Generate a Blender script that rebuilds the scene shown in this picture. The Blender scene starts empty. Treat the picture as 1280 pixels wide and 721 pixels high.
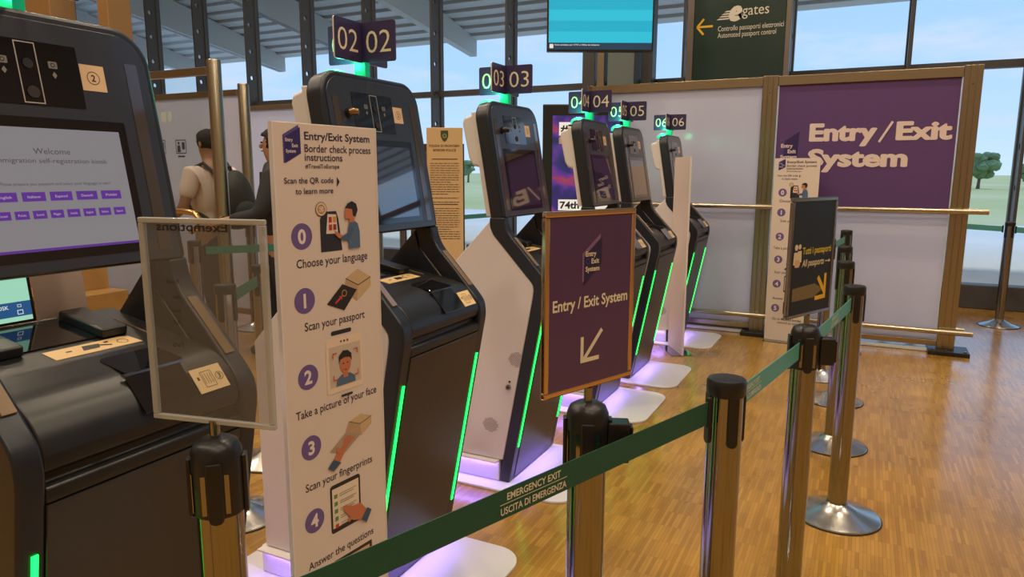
import bpy, bmesh, math, random
from math import sin, cos, pi, radians as R
from mathutils import Vector, Matrix

random.seed(7)
SC = bpy.context.scene
COL = SC.collection

# ---------------------------------------------------------------- camera
cd = bpy.data.cameras.new('camera')
cam = bpy.data.objects.new('camera', cd)
COL.objects.link(cam)
cd.sensor_width = 36.0
cd.lens = 24.75
cd.clip_start = 0.05
cd.clip_end = 1000
PITCH, YAW, ROLL = R(9.393), R(26.477), R(0.172)
_f = Vector((-sin(YAW) * cos(PITCH), cos(YAW) * cos(PITCH), -sin(PITCH)))
_r = Vector((cos(YAW), sin(YAW), 0))
_u = _r.cross(_f)
_r2 = _r * cos(ROLL) + _u * sin(ROLL)
_u2 = _r2.cross(_f)
M = Matrix((_r2, _u2, -_f)).transposed().to_4x4()
M.translation = Vector((0, 0, 1.45))
cam.matrix_world = M
SC.camera = cam

# ---------------------------------------------------------------- exposure
vs = SC.view_settings
vs.view_transform = 'Standard'
vs.look = 'None'
vs.exposure = 0.0
vs.gamma = 1.0
vs.use_curve_mapping = False

# ---------------------------------------------------------------- sky
SKY_STRENGTH = 1.42
W = bpy.data.worlds.new('sky')
SC.world = W
W.use_nodes = True
nt = W.node_tree
nt.nodes.clear()
out = nt.nodes.new('ShaderNodeOutputWorld')
bg = nt.nodes.new('ShaderNodeBackground')
bg.inputs['Strength'].default_value = SKY_STRENGTH
tc = nt.nodes.new('ShaderNodeTexCoord')
sep = nt.nodes.new('ShaderNodeSeparateXYZ')
nt.links.new(tc.outputs['Generated'], sep.inputs[0])
rmp = nt.nodes.new('ShaderNodeValToRGB')
e = rmp.color_ramp.elements
e[0].position = 0.0
e[0].color = (0.50, 0.66, 0.86, 1)
e[1].position = 0.6
e[1].color = (0.16, 0.33, 0.66, 1)
k = rmp.color_ramp.elements.new(0.12)
k.color = (0.37, 0.57, 0.84, 1)
k = rmp.color_ramp.elements.new(0.28)
k.color = (0.30, 0.50, 0.80, 1)
nt.links.new(sep.outputs['Z'], rmp.inputs[0])
add = nt.nodes.new('ShaderNodeMath'); add.operation = 'ADD'; add.inputs[1].default_value = 0.12
nt.links.new(sep.outputs['Z'], add.inputs[0])
dv = nt.nodes.new('ShaderNodeVectorMath'); dv.operation = 'DIVIDE'
nt.links.new(tc.outputs['Generated'], dv.inputs[0])
cmb = nt.nodes.new('ShaderNodeCombineXYZ')
for i in range(3):
    nt.links.new(add.outputs[0], cmb.inputs[i])
nt.links.new(cmb.outputs[0], dv.inputs[1])
nz = nt.nodes.new('ShaderNodeTexNoise')
nz.inputs['Scale'].default_value = 1.3
nz.inputs['Detail'].default_value = 7
nz.inputs['Roughness'].default_value = 0.58
nt.links.new(dv.outputs[0], nz.inputs['Vector'])
cr = nt.nodes.new('ShaderNodeValToRGB')
cr.color_ramp.elements[0].position = 0.50
cr.color_ramp.elements[0].color = (0, 0, 0, 1)
cr.color_ramp.elements[1].position = 0.68
cr.color_ramp.elements[1].color = (1, 1, 1, 1)
nt.links.new(nz.outputs[0], cr.inputs[0])
mx = nt.nodes.new('ShaderNodeMix'); mx.data_type = 'RGBA'
mx.inputs[7].default_value = (0.50, 0.60, 0.76, 1)
nt.links.new(cr.outputs[0], mx.inputs[0])
nt.links.new(rmp.outputs[0], mx.inputs[6])
nt.links.new(mx.outputs[2], bg.inputs['Color'])
nt.links.new(bg.outputs[0], out.inputs[0])


# ---------------------------------------------------------------- hazy sun over the apron
sl_ = bpy.data.lights.new('sun', 'SUN')
sl_.energy = 1.5
sl_.angle = R(8)
sl_.color = (1.0, 0.95, 0.86)
so = bpy.data.objects.new('sun', sl_)
COL.objects.link(so)
so.rotation_euler = (R(-26), R(14), 0)

# ---------------------------------------------------------------- room lamps
def area_light(name, loc, size, power, color, rot=(0, 0, 0), size_y=None):
    d = bpy.data.lights.new(name, 'AREA')
    d.energy = power
    d.color = color
    d.shape = 'RECTANGLE' if size_y else 'DISK'
    d.size = size
    if size_y:
        d.size_y = size_y
    o = bpy.data.objects.new(name, d)
    o.location = loc
    o.rotation_euler = rot
    COL.objects.link(o)
    return o


WARM = (1.0, 0.82, 0.60)
LAMP_POWER = 99
for lx in (-9.5, -6.0, -2.6, 0.8, 4.2):
    for ly in (-2.2, 1.4, 5.0):
        area_light('ceiling_downlight', (lx, ly, 7.8), 0.4, LAMP_POWER, WARM)

# ---------------------------------------------------------------- materials
MATS = {}


def mat(name, color=(0.5, 0.5, 0.5), rough=0.5, metal=0.0, emit=None, es=1.0, spec=0.5, coat=0.0, bump=None, aniso=0):
    if name in MATS:
        return MATS[name]
    m = bpy.data.materials.new(name)
    m.use_nodes = True
    b = m.node_tree.nodes['Principled BSDF']
    b.inputs['Base Color'].default_value = (*color, 1)
    b.inputs['Roughness'].default_value = rough
    b.inputs['Metallic'].default_value = metal
    b.inputs['Specular IOR Level'].default_value = spec
    b.inputs['Coat Weight'].default_value = coat
    b.inputs['Coat Roughness'].default_value = 0.05
    if aniso:
        b.inputs['Anisotropic'].default_value = aniso
    if emit:
        b.inputs['Emission Color'].default_value = (*emit, 1)
        b.inputs['Emission Strength'].default_value = es
    if bump:
        n = m.node_tree
        t = n.nodes.new('ShaderNodeTexNoise')
        t.inputs['Scale'].default_value = bump[0]
        t.inputs['Detail'].default_value = 4
        c = n.nodes.new('ShaderNodeTexCoord')
        n.links.new(c.outputs['Object'], t.inputs['Vector'])
        bp = n.nodes.new('ShaderNodeBump')
        bp.inputs['Strength'].default_value = bump[1]
        bp.inputs['Distance'].default_value = 0.01
        n.links.new(t.outputs[0], bp.inputs['Height'])
        n.links.new(bp.outputs[0], b.inputs['Normal'])
    MATS[name] = m
    return m


def brushed(name, color, rough, scale, axis, metal=1.0, amt=0.25):
    """brushed metal: fine streaks that vary the roughness and the colour a little"""
    if name in MATS:
        return MATS[name]
    m = mat(name, color, rough, metal)
    n = m.node_tree
    b = n.nodes['Principled BSDF']
    c = n.nodes.new('ShaderNodeTexCoord')
    mp = n.nodes.new('ShaderNodeMapping')
    mp.inputs['Scale'].default_value = [scale if i != axis else 1.2 for i in range(3)]
    t = n.nodes.new('ShaderNodeTexNoise')
    t.inputs['Scale'].default_value = 1
    t.inputs['Detail'].default_value = 3
    n.links.new(c.outputs['Object'], mp.inputs[0])
    n.links.new(mp.outputs[0], t.inputs['Vector'])
    r = n.nodes.new('ShaderNodeMapRange')
    r.inputs['To Min'].default_value = rough * (1 - amt)
    r.inputs['To Max'].default_value = rough * (1 + amt)
    n.links.new(t.outputs[0], r.inputs[0])
    n.links.new(r.outputs[0], b.inputs['Roughness'])
    return m


def thin_glass(name, tint=(0.9, 0.95, 0.95), gloss=0.08, rough=0.02, fres=True, haze=0.0, hcol=(0.6, 0.6, 0.58)):
    if name in MATS:
        return MATS[name]
    m = bpy.data.materials.new(name)
    m.use_nodes = True
    n = m.node_tree
    n.nodes.clear()
    o = n.nodes.new('ShaderNodeOutputMaterial')
    t = n.nodes.new('ShaderNodeBsdfTransparent'); t.inputs[0].default_value = (*tint, 1)
    g = n.nodes.new('ShaderNodeBsdfGlossy'); g.inputs['Roughness'].default_value = rough
    x = n.nodes.new('ShaderNodeMixShader')
    f = n.nodes.new('ShaderNodeFresnel')
    ge = n.nodes.new('ShaderNodeNewGeometry')
    io = n.nodes.new('ShaderNodeMapRange')          # same sheet reflectance from either face
    io.inputs['To Min'].default_value = 1.35
    io.inputs['To Max'].default_value = 1 / 1.35
    n.links.new(ge.outputs['Backfacing'], io.inputs[0])
    n.links.new(io.outputs[0], f.inputs[0])
    if fres:
        n.links.new(f.outputs[0], x.inputs[0])
    else:
        x.inputs[0].default_value = gloss
    n.links.new(t.outputs[0], x.inputs[1])
    n.links.new(g.outputs[0], x.inputs[2])
    if haze:
        df = n.nodes.new('ShaderNodeBsdfDiffuse'); df.inputs[0].default_value = (*hcol, 1)
        hx = n.nodes.new('ShaderNodeMixShader'); hx.inputs[0].default_value = haze
        n.links.new(x.outputs[0], hx.inputs[1]); n.links.new(df.outputs[0], hx.inputs[2])
        n.links.new(hx.outputs[0], o.inputs[0])
    else:
        n.links.new(x.outputs[0], o.inputs[0])
    MATS[name] = m
    return m


def parquet():
    m = bpy.data.materials.new('parquet')
    m.use_nodes = True
    n = m.node_tree
    b = n.nodes['Principled BSDF']
    c = n.nodes.new('ShaderNodeTexCoord')
    mp = n.nodes.new('ShaderNodeMapping')
    mp.inputs['Rotation'].default_value = (0, 0, R(90))
    n.links.new(c.outputs['Object'], mp.inputs[0])
    br = n.nodes.new('ShaderNodeTexBrick')
    br.offset = 0.0
    br.inputs['Scale'].default_value = 1.0
    br.inputs['Brick Width'].default_value = 0.13
    br.inputs['Row Height'].default_value = 0.0135
    br.inputs['Mortar Size'].default_value = 0.0006
    br.inputs['Mortar Smooth'].default_value = 0.4
    br.inputs['Bias'].default_value = -0.1
    br.inputs['Color1'].default_value = (0.36, 0.182, 0.026, 1)
    br.inputs['Color2'].default_value = (0.53, 0.288, 0.050, 1)
    br.inputs['Mortar'].default_value = (0.22, 0.10, 0.025, 1)
    n.links.new(mp.outputs[0], br.inputs['Vector'])
    nz = n.nodes.new('ShaderNodeTexNoise')
    nz.inputs['Scale'].default_value = 2.2
    nz.inputs['Detail'].default_value = 6
    n.links.new(c.outputs['Object'], nz.inputs['Vector'])
    rr = n.nodes.new('ShaderNodeMapRange')
    rr.inputs['From Min'].default_value = 0.3
    rr.inputs['From Max'].default_value = 0.7
    rr.inputs['To Min'].default_value = 0.78
    rr.inputs['To Max'].default_value = 1.06
    n.links.new(nz.outputs[0], rr.inputs[0])
    mm = n.nodes.new('ShaderNodeVectorMath'); mm.operation = 'SCALE'
    n.links.new(br.outputs['Color'], mm.inputs[0])
    n.links.new(rr.outputs[0], mm.inputs['Scale'])
    n.links.new(mm.outputs[0], b.inputs['Base Color'])
    r2 = n.nodes.new('ShaderNodeMapRange')
    r2.inputs['To Min'].default_value = 0.2
    r2.inputs['To Max'].default_value = 0.38
    n.links.new(nz.outputs[0], r2.inputs[0])
    n.links.new(r2.outputs[0], b.inputs['Roughness'])
    bp = n.nodes.new('ShaderNodeBump')
    bp.inputs['Strength'].default_value = 0.15
    bp.inputs['Distance'].default_value = 0.002
    n.links.new(br.outputs['Fac'], bp.inputs['Height'])
    bp.invert = True
    n.links.new(bp.outputs[0], b.inputs['Normal'])
    b.inputs['Specular IOR Level'].default_value = 0.5
    b.inputs['Coat Weight'].default_value = 0.7
    b.inputs['Coat Roughness'].default_value = 0.16
    return m


DARK = mat('kiosk_dark', (0.016, 0.020, 0.030), 0.36)
BEZEL = mat('kiosk_bezel', (0.034, 0.040, 0.056), 0.28, coat=0.25)
CONSOLE = mat('console_black', (0.014, 0.014, 0.015), 0.36, bump=(900, 0.03))
PANELM = brushed('front_metal', (0.070, 0.067, 0.066), 0.34, 260, 1, 0.65)
SHELL = mat('white_shell', (0.72, 0.68, 0.69), 0.42, bump=(700, 0.02))
BLACKGLASS = mat('black_glass', (0.006, 0.006, 0.009), 0.06, coat=0.6)
SCREENOFF = mat('dark_screen', (0.018, 0.014, 0.030), 0.045, coat=1.0)
SCREENOFF.node_tree.nodes['Principled BSDF'].inputs['Coat IOR'].default_value = 2.3
SCREENOFF.node_tree.nodes['Principled BSDF'].inputs['Coat Roughness'].default_value = 0.02
STRIPOFF = mat('smoked_strip', (0.22, 0.15, 0.09), 0.14, coat=0.8)
LEDG = mat('green_led', (0.02, 0.3, 0.1), 0.4, emit=(0.003, 1.0, 0.085), es=3.6)
LEDP = mat('violet_led', (0.3, 0.2, 0.6), 0.4, emit=(0.42, 0.26, 1.0), es=2.2)
GREENPOLE = mat('green_pole', (0.0, 0.22, 0.10), 0.3, emit=(0.0, 0.42, 0.17), es=0.45)
DOMEG = mat('green_dome', (0.03, 0.4, 0.25), 0.3, emit=(0.02, 0.70, 0.42), es=0.9)
NAVYSIGN = mat('navy_sign', (0.042, 0.032, 0.105), 0.35)
SIGNEDGE = mat('sign_edge', (0.75, 0.70, 0.6), 0.4)
CREAM = mat('cream_print', (0.80, 0.74, 0.56), 0.5)
STEEL = brushed('brushed_steel', (0.32, 0.31, 0.30), 0.13, 300, 2)
BASESTEEL = brushed('base_steel', (0.58, 0.56, 0.53), 0.24, 120, 0)
BRASS = brushed('bronze_metal', (0.42, 0.365, 0.27), 0.30, 180, 0)
BRASSV = brushed('bronze_post', (0.38, 0.335, 0.25), 0.30, 180, 2)
BLACKPL = mat('black_plastic', (0.012, 0.012, 0.013), 0.36)
RUBBER = mat('black_rubber', (0.015, 0.015, 0.015), 0.6)
BELT = mat('green_belt', (0.007, 0.085, 0.055), 0.55, bump=(400, 0.1))
BELT2 = mat('teal_belt', (0.085, 0.35, 0.31), 0.5, bump=(400, 0.1))
BELTPRINT = mat('belt_print', (0.72, 0.70, 0.55), 0.6)
POSTER = mat('poster_board', (0.74, 0.63, 0.56), 0.5)
EDGEW = mat('poster_edge', (0.78, 0.74, 0.72), 0.45)
def frosted(name, col, tr):
    m = bpy.data.materials.new(name); m.use_nodes = True
    n = m.node_tree; n.nodes.clear()
    o = n.nodes.new('ShaderNodeOutputMaterial')
    d = n.nodes.new('ShaderNodeBsdfDiffuse'); d.inputs[0].default_value = (*col, 1)
    t = n.nodes.new('ShaderNodeBsdfTranslucent'); t.inputs[0].default_value = (*col, 1)
    g = n.nodes.new('ShaderNodeBsdfGlossy'); g.inputs['Roughness'].default_value = 0.16
    x = n.nodes.new('ShaderNodeMixShader'); x.inputs[0].default_value = tr
    y = n.nodes.new('ShaderNodeMixShader'); y.inputs[0].default_value = 0.05
    n.links.new(d.outputs[0], x.inputs[1]); n.links.new(t.outputs[0], x.inputs[2])
    n.links.new(x.outputs[0], y.inputs[1]); n.links.new(g.outputs[0], y.inputs[2])
    n.links.new(y.outputs[0], o.inputs[0])
    return m


FROST = frosted('frosted_panel', (0.84, 0.86, 0.98), 0.62)
PURPLE = mat('purple_panel', (0.105, 0.052, 0.185), 0.38)
MATM = mat('floor_plate', (0.74, 0.72, 0.78), 0.34)
DARKMULL = mat('mullion_dark', (0.055, 0.055, 0.060), 0.45)
ACRYL = thin_glass('clear_acrylic', (0.88, 0.89, 0.87))
ACRYLEDGE = mat('acrylic_edge', (0.55, 0.56, 0.52), 0.2)
WINGLASS = thin_glass('window_glass', (0.95, 0.97, 0.98))


def pm(c, name=None):
    """a printed colour, given in sRGB 0..255"""
    key = name or 'print_%02x%02x%02x' % c
    lin = tuple(((v / 255 + 0.055) / 1.055) ** 2.4 if v > 10 else v / 255 / 12.92 for v in c)
    return mat(key, lin, 0.5)


INK = (44, 34, 66)

# ---------------------------------------------------------------- object helpers


def thing(name, label, cat, loc=(0, 0, 0), rz=0.0, group=None):
    o = bpy.data.objects.new(name, None)
    o.empty_display_size = 0.1
    COL.objects.link(o)
    o.location = loc
    o.rotation_euler = (0, 0, rz)
    o['label'] = label
    o['category'] = cat
    if group:
        o['group'] = group
    return o


def tag(o, label, cat, group=None):
    o['label'] = label
    o['category'] = cat
    if group:
        o['group'] = group
    return o


def dup(o, loc=None, rz=None, label=None, parent=None):
    c = o.copy()
    COL.objects.link(c)
    if parent is not None:
        c.parent = parent
    if loc is not None:
        c.location = loc
    if rz is not None:
        c.rotation_euler = (0, 0, rz)
    if label:
        c['label'] = label
    for ch in list(o.children):
        dup(ch, parent=c)
    return c


def link(name, me, mats, parent=None, bevel=0.0, seg=2, smooth=False, label=None):
    o = bpy.data.objects.new(name, me)
    if not isinstance(mats, (list, tuple)):
        mats = [mats]
    for m in mats:
        me.materials.append(m)
    COL.objects.link(o)
    if parent is not None:
        o.parent = parent
    if bevel:
        b = o.modifiers.new('bevel', 'BEVEL')
        b.width = bevel
        b.segments = seg
        b.limit_method = 'ANGLE'
        b.angle_limit = R(35)
    if smooth:
        for p in me.polygons:
            p.use_smooth = True
        try:
            me.set_sharp_from_angle(angle=R(40))
        except Exception:
            pass
    if label:
        o['label'] = label
    return o


def obj(name, bm, mats, parent=None, **kw):
    bmesh.ops.recalc_face_normals(bm, faces=bm.faces[:])
    me = bpy.data.meshes.new(name)
    bm.to_mesh(me)
    bm.free()
    return link(name, me, mats, parent, **kw)


def struct(name, bm, mats, **kw):
    o = obj(name, bm, mats, **kw)
    o['kind'] = 'structure'
    return o


def BM():
    return bmesh.new()


def box(bm, x0, x1, y0, y1, z0, z1, mi=0):
    v = [bm.verts.new((x, y, z)) for x in (x0, x1) for y in (y0, y1) for z in (z0, z1)]
    for q in ((0, 1, 3, 2), (4, 6, 7, 5), (0, 4, 5, 1), (2, 3, 7, 6), (0, 2, 6, 4), (1, 5, 7, 3)):
        f = bm.faces.new([v[i] for i in q])
        f.material_index = mi
    return bm


def extrude_poly(bm, pts, vec, mi=0):
    """pts: 3D polygon, extruded along vec into a closed solid"""
    vec = Vector(vec)
    a = [bm.verts.new(Vector(p)) for p in pts]
    b = [bm.verts.new(Vector(p) + vec) for p in pts]
    n = len(pts)
    fs = [bm.faces.new(a[::-1]), bm.faces.new(b)]
    for i in range(n):
        fs.append(bm.faces.new((a[i], a[(i + 1) % n], b[(i + 1) % n], b[i])))
    for f in fs:
        f.material_index = mi
    return bm


def prism_uz(bm, pts, y0, y1, mi=0):
    return extrude_poly(bm, [(u, y0, z) for u, z in pts], (0, y1 - y0, 0), mi)


def lathe(bm, prof, n=32, c=(0, 0, 0), mi=0):
    rings = []
    for r, z in prof:
        if r < 1e-6:
            rings.append([bm.verts.new((c[0], c[1], c[2] + z))])
        else:
            rings.append([bm.verts.new((c[0] + r * cos(2 * pi * i / n), c[1] + r * sin(2 * pi * i / n), c[2] + z)) for i in range(n)])
    for a, b in zip(rings, rings[1:]):
        for i in range(n):
            j = (i + 1) % n
            if len(a) == 1 and len(b) == 1:
                continue
            if len(a) == 1:
                f = bm.faces.new((a[0], b[j], b[i]))
            elif len(b) == 1:
                f = bm.faces.new((a[i], a[j], b[0]))
            else:
                f = bm.faces.new((a[i], a[j], b[j], b[i]))
            f.material_index = mi
    return bm


def tube(bm, path, r, n=14, mi=0, cap=True):
    path = [Vector(p) for p in path]
    rings = []
    up = Vector((0, 0, 1))
    for i, p in enumerate(path):
        d = (path[min(i + 1, len(path) - 1)] - path[max(i - 1, 0)]).normalized()
        a = d.cross(up)
        if a.length < 1e-3:
            a = d.cross(Vector((1, 0, 0)))
        a.normalize()
        b = d.cross(a)
        rr = r[i] if isinstance(r, (list, tuple)) else r
        rings.append([bm.verts.new(p + (a * cos(2 * pi * k / n) + b * sin(2 * pi * k / n)) * rr) for k in range(n)])
    for a, b in zip(rings, rings[1:]):
        for k in range(n):
            f = bm.faces.new((a[k], a[(k + 1) % n], b[(k + 1) % n], b[k]))
            f.material_index = mi
    if cap:
        bm.faces.new(rings[0][::-1]).material_index = mi
        bm.faces.new(rings[-1]).material_index = mi
    return bm


def rrect(w0, w1, h0, h1, r, seg=6, corners=(1, 1, 1, 1)):
    """rounded rectangle outline (s,t); corners: bl, br, tr, tl"""
    o = []
    cs = [(w0 + r, h0 + r, pi, corners[0], (w0, h0)), (w1 - r, h0 + r, 1.5 * pi, corners[1], (w1, h0)),
          (w1 - r, h1 - r, 0, corners[2], (w1, h1)), (w0 + r, h1 - r, pi / 2, corners[3], (w0, h1))]
    for cx, cy, a0, on, sharp in cs:
        if not on:
            o.append(sharp)
        else:
            for i in range(seg + 1):
                a = a0 + (pi / 2) * i / seg
                o.append((cx + r * cos(a), cy + r * sin(a)))
    return o


class Frame:
    """a flat face: origin, right, up; N points to the reader"""
    def __init__(s, O, S, T):
        s.O, s.S, s.T = Vector(O), Vector(S).normalized(), Vector(T).normalized()
        s.N = s.S.cross(s.T)

    def p(s, a, b, h=0.0):
        return s.O + s.S * a + s.T * b + s.N * h


_TXT = {}


def text_geo(body, bold):
    key = (body, bold)
    if key in _TXT:
        return _TXT[key]
    c = bpy.data.curves.new('glyphs', 'FONT')
    c.body = body
    c.size = 1.0
    c.offset = bold * 1.6
    c.resolution_u = 3
    c.fill_mode = 'FRONT'
    o = bpy.data.objects.new('glyphs', c)
    COL.objects.link(o)
    dg = bpy.context.evaluated_depsgraph_get()
    me = bpy.data.meshes.new_from_object(o.evaluated_get(dg))
    vs_ = [v.co.copy() for v in me.vertices]
    fs = [tuple(p.vertices) for p in me.polygons]
    bpy.data.objects.remove(o)
    bpy.data.curves.remove(c)
    bpy.data.meshes.remove(me)
    _TXT[key] = (vs_, fs)
    return _TXT[key]


class Art:
    """flat print on a face: one mesh, several inks"""
    def __init__(s, fr, base=0.0005, step=0.0002):
        s.fr, s.h, s.step = fr, base, step
        s.bm = BM()
        s.mats = []

    def mi(s, c):
        m = c if not isinstance(c, tuple) else pm(c)
        if m not in s.mats:
            s.mats.append(m)
        return s.mats.index(m)

    def poly(s, pts, c):
        f = s.bm.faces.new([s.bm.verts.new(s.fr.p(a, b, s.h)) for a, b in pts])
        f.material_index = s.mi(c)
        s.h += s.step
        return s

    def circ(s, cx, cy, r, c, n=24, ry=None):
        return s.poly([(cx + r * cos(2 * pi * i / n), cy + (ry or r) * sin(2 * pi * i / n)) for i in range(n)], c)

    def ring(s, cx, cy, r0, r1, c, n=28):
        mi = s.mi(c)
        a = [s.bm.verts.new(s.fr.p(cx + r0 * cos(2 * pi * i / n), cy + r0 * sin(2 * pi * i / n), s.h)) for i in range(n)]
        b = [s.bm.verts.new(s.fr.p(cx + r1 * cos(2 * pi * i / n), cy + r1 * sin(2 * pi * i / n), s.h)) for i in range(n)]
        for i in range(n):
            s.bm.faces.new((a[i], a[(i + 1) % n], b[(i + 1) % n], b[i])).material_index = mi
        s.h += s.step
        return s

    def rect(s, a0, a1, b0, b1, c, r=0):
        return s.poly(rrect(a0, a1, b0, b1, r, 4) if r else [(a0, b0), (a1, b0), (a1, b1), (a0, b1)], c)

    def frame(s, a0, a1, b0, b1, w, c):
        for q in ((a0, a1, b0, b0 + w), (a0, a1, b1 - w, b1), (a0, a0 + w, b0 + w, b1 - w), (a1 - w, a1, b0 + w, b1 - w)):
            s.rect(*q, c)
            s.h -= s.step
        s.h += s.step
        return s

    def line(s, p, q, w, c):
        dx, dy = q[0] - p[0], q[1] - p[1]
        L = math.hypot(dx, dy)
        nx, ny = -dy / L * w / 2, dx / L * w / 2
        return s.poly([(p[0] + nx, p[1] + ny), (p[0] - nx, p[1] - ny), (q[0] - nx, q[1] - ny), (q[0] + nx, q[1] + ny)], c)

    def text(s, body, a, b, cap, c, width=None, align='l', bold=0.0, mirror=False, slant=0.0):
        """cap: capital height; baseline at b; width: fitted width"""
        vsx, fs = text_geo(body, bold)
        x0 = min(v.x for v in vsx); x1 = max(v.x for v in vsx)
        sy = cap / 0.70
        sx = width / (x1 - x0) if width else sy
        w = (x1 - x0) * sx
        off = {'l': 0, 'c': -w / 2, 'r': -w}[align]
        mi = s.mi(c)
        vv = []
        for v in vsx:
            px = (v.x - x0) * sx + off + slant * v.y * sy
            if mirror:
                px = -px
            vv.append(s.bm.verts.new(s.fr.p(a + px, b + v.y * sy, s.h)))
        for f in fs:
            try:
                s.bm.faces.new([vv[i] for i in f]).material_index = mi
            except ValueError:
                pass
        s.h += s.step
        return s

    def done(s, name, parent, label=None):
        me = bpy.data.meshes.new(name)
        s.bm.normal_update()
        for f in s.bm.faces:
            if f.normal.dot(s.fr.N) < 0:
                f.normal_flip()
        s.bm.to_mesh(me)
        s.bm.free()
        return link(name, me, s.mats, parent, label=label)


def ring_path(pts, w):
    return pts


# ================================================================= SETTING
YF = 9.06        # glazed front
bm = BM(); box(bm, -16, 9, -7, YF + 0.25, -0.2, 0.0)
struct('floor', bm, parquet())
bm = BM(); box(bm, -16, 9, -7, YF + 0.3, 8.0, 8.2)
struct('ceiling', bm, mat('ceiling_white', (0.42, 0.39, 0.36), 0.8))
bm = BM(); box(bm, -16.2, -16, -7, YF + 0.3, 0, 8.0)
struct('wall_left', bm, mat('wall_tan', (0.42, 0.30, 0.19), 0.7))
bm = BM(); box(bm, 9, 9.2, -7, YF + 0.3, 0, 8.0)
struct('wall_right', bm, mat('wall_tan'))
bm = BM(); box(bm, -16, 9, -7.2, -7, 0, 8.0)
struct('wall_back', bm, mat('wall_tan'))

# mullions: perforated fins that stand square to the glass
MX = [-15.3 + 1.2 * i for i in range(14)] + [1.39, 2.7, 3.9, 5.1, 6.3, 7.5]


def fin(x):
    bm = BM()
    y0, y1, t = YF - 0.23, YF - 0.02, 0.03
    z, dz = 0.25, 0.42
    n = 16
    yc = (y0 + y1) / 2 - 0.01
    cells = int((8.0 - z) / dz) + 1
    for i in range(cells):
        za, zb = z + i * dz, min(z + (i + 1) * dz, 8.0)
        if zb - za < 0.1:
            continue
        zc, r = (za + zb) / 2, 0.037
        sides = []
        for xx in (x - t / 2, x + t / 2):
            ci, ou = [], []
            for q in range(n):
                a = 2 * pi * q / n + pi / 4
                ci.append(bm.verts.new((xx, yc + r * cos(a), zc + r * sin(a))))
                k_ = q // 4
                f_ = (q % 4) / 4
                cor = [(y1, zb), (y0, zb), (y0, za), (y1, za)]
                p0, p1 = cor[k_], cor[(k_ + 1) % 4]
                ou.append(bm.verts.new((xx, p0[0] + (p1[0] - p0[0]) * f_, p0[1] + (p1[1] - p0[1]) * f_)))
            for q in range(n):
                bm.faces.new((ci[q], ci[(q + 1) % n], ou[(q + 1) % n], ou[q]))
            sides.append((ci, ou))
        for q in range(n):
            j = (q + 1) % n
            bm.faces.new((sides[0][0][q], sides[0][0][j], sides[1][0][j], sides[1][0][q]))
            bm.faces.new((sides[0][1][q], sides[0][1][j], sides[1][1][j], sides[1][1][q]))
    box(bm, x - 0.032, x + 0.032, YF - 0.02, YF + 0.06, 0.25, 8.0)
    return bm


idx = 1
for x in MX:
    struct('trim_%d' % idx, fin(x), DARKMULL); idx += 1
bm = BM(); box(bm, -16, 9, YF - 0.05, YF + 0.05, 2.53, 2.61)
struct('trim_%d' % idx, bm, DARKMULL); idx += 1
bm = BM(); box(bm, -16, 9, YF - 0.10, YF + 0.10, 0, 0.26)
struct('trim_%d' % idx, bm, DARKMULL, bevel=0.01); idx += 1
# wide pier behind the hanging screen
bm = BM()
box(bm, -3.35, -3.18, YF - 0.35, YF - 0.1, 0, 8.0)
box(bm, -3.12, -3.02, YF - 0.45, YF - 0.3, 0, 8.0, 1)
box(bm, -2.98, -2.64, YF - 0.45, YF - 0.1, 0, 8.0, 2)
box(bm, -2.60, -2.46, YF - 0.3, YF - 0.1, 0, 8.0)
struct('trim_%d' % idx, bm, [DARKMULL, BRASSV, mat('pier_grey', (0.13, 0.16, 0.16), 0.5)], bevel=0.008); idx += 1
# timber-clad piers at far left
bm = BM()
box(bm, -10.5, -9.72, 5.95, 6.3, 0, 8.0)
struct('trim_%d' % idx, bm, mat('timber_pier', (0.30, 0.165, 0.06), 0.5), bevel=0.01); idx += 1
bm = BM()
box(bm, -8.80, -8.60, 5.98, 6.3, 0, 8.0)
struct('trim_%d' % idx, bm, mat('timber_pier'), bevel=0.01); idx += 1
edges = [-16] + MX + [9]
for i in range(len(edges) - 1):
    a, b = edges[i], edges[i + 1]
    bm = BM()
    box(bm, a + 0.02, b - 0.02, YF + 0.014, YF + 0.02, 0.26, 8.0)
    struct('window_%d' % (i + 1), bm, WINGLASS)


# outside: apron, field, canopy
def ground_mat(name, c1, c2, sc):
    m = mat(name, c1, 0.9)
    n = m.node_tree
    t = n.nodes.new('ShaderNodeTexNoise'); t.inputs['Scale'].default_value = sc
    c = n.nodes.new('ShaderNodeTexCoord'); n.links.new(c.outputs['Object'], t.inputs['Vector'])
    r = n.nodes.new('ShaderNodeValToRGB')
    r.color_ramp.elements[0].color = (*c1, 1); r.color_ramp.elements[1].color = (*c2, 1)
    r.color_ramp.elements[0].position = 0.35; r.color_ramp.elements[1].position = 0.65
    n.links.new(t.outputs[0], r.inputs[0])
    n.links.new(r.outputs[0], n.nodes['Principled BSDF'].inputs['Base Color'])
    return m


bm = BM(); box(bm, -120, 120, YF + 0.25, 25, -0.3, -0.05)
struct('ground_apron', bm, ground_mat('concrete', (0.70, 0.72, 0.68), (0.80, 0.80, 0.74), 0.3))
bm = BM(); box(bm, -400, 400, 25, 700, -0.3, -0.06)
struct('ground_field', bm, ground_mat('field_grass', (0.46, 0.52, 0.20), (0.62, 0.62, 0.32), 0.05))
CANOPY = mat('canopy_steel', (0.46, 0.50, 0.52), 0.6)
bm = BM()
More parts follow.
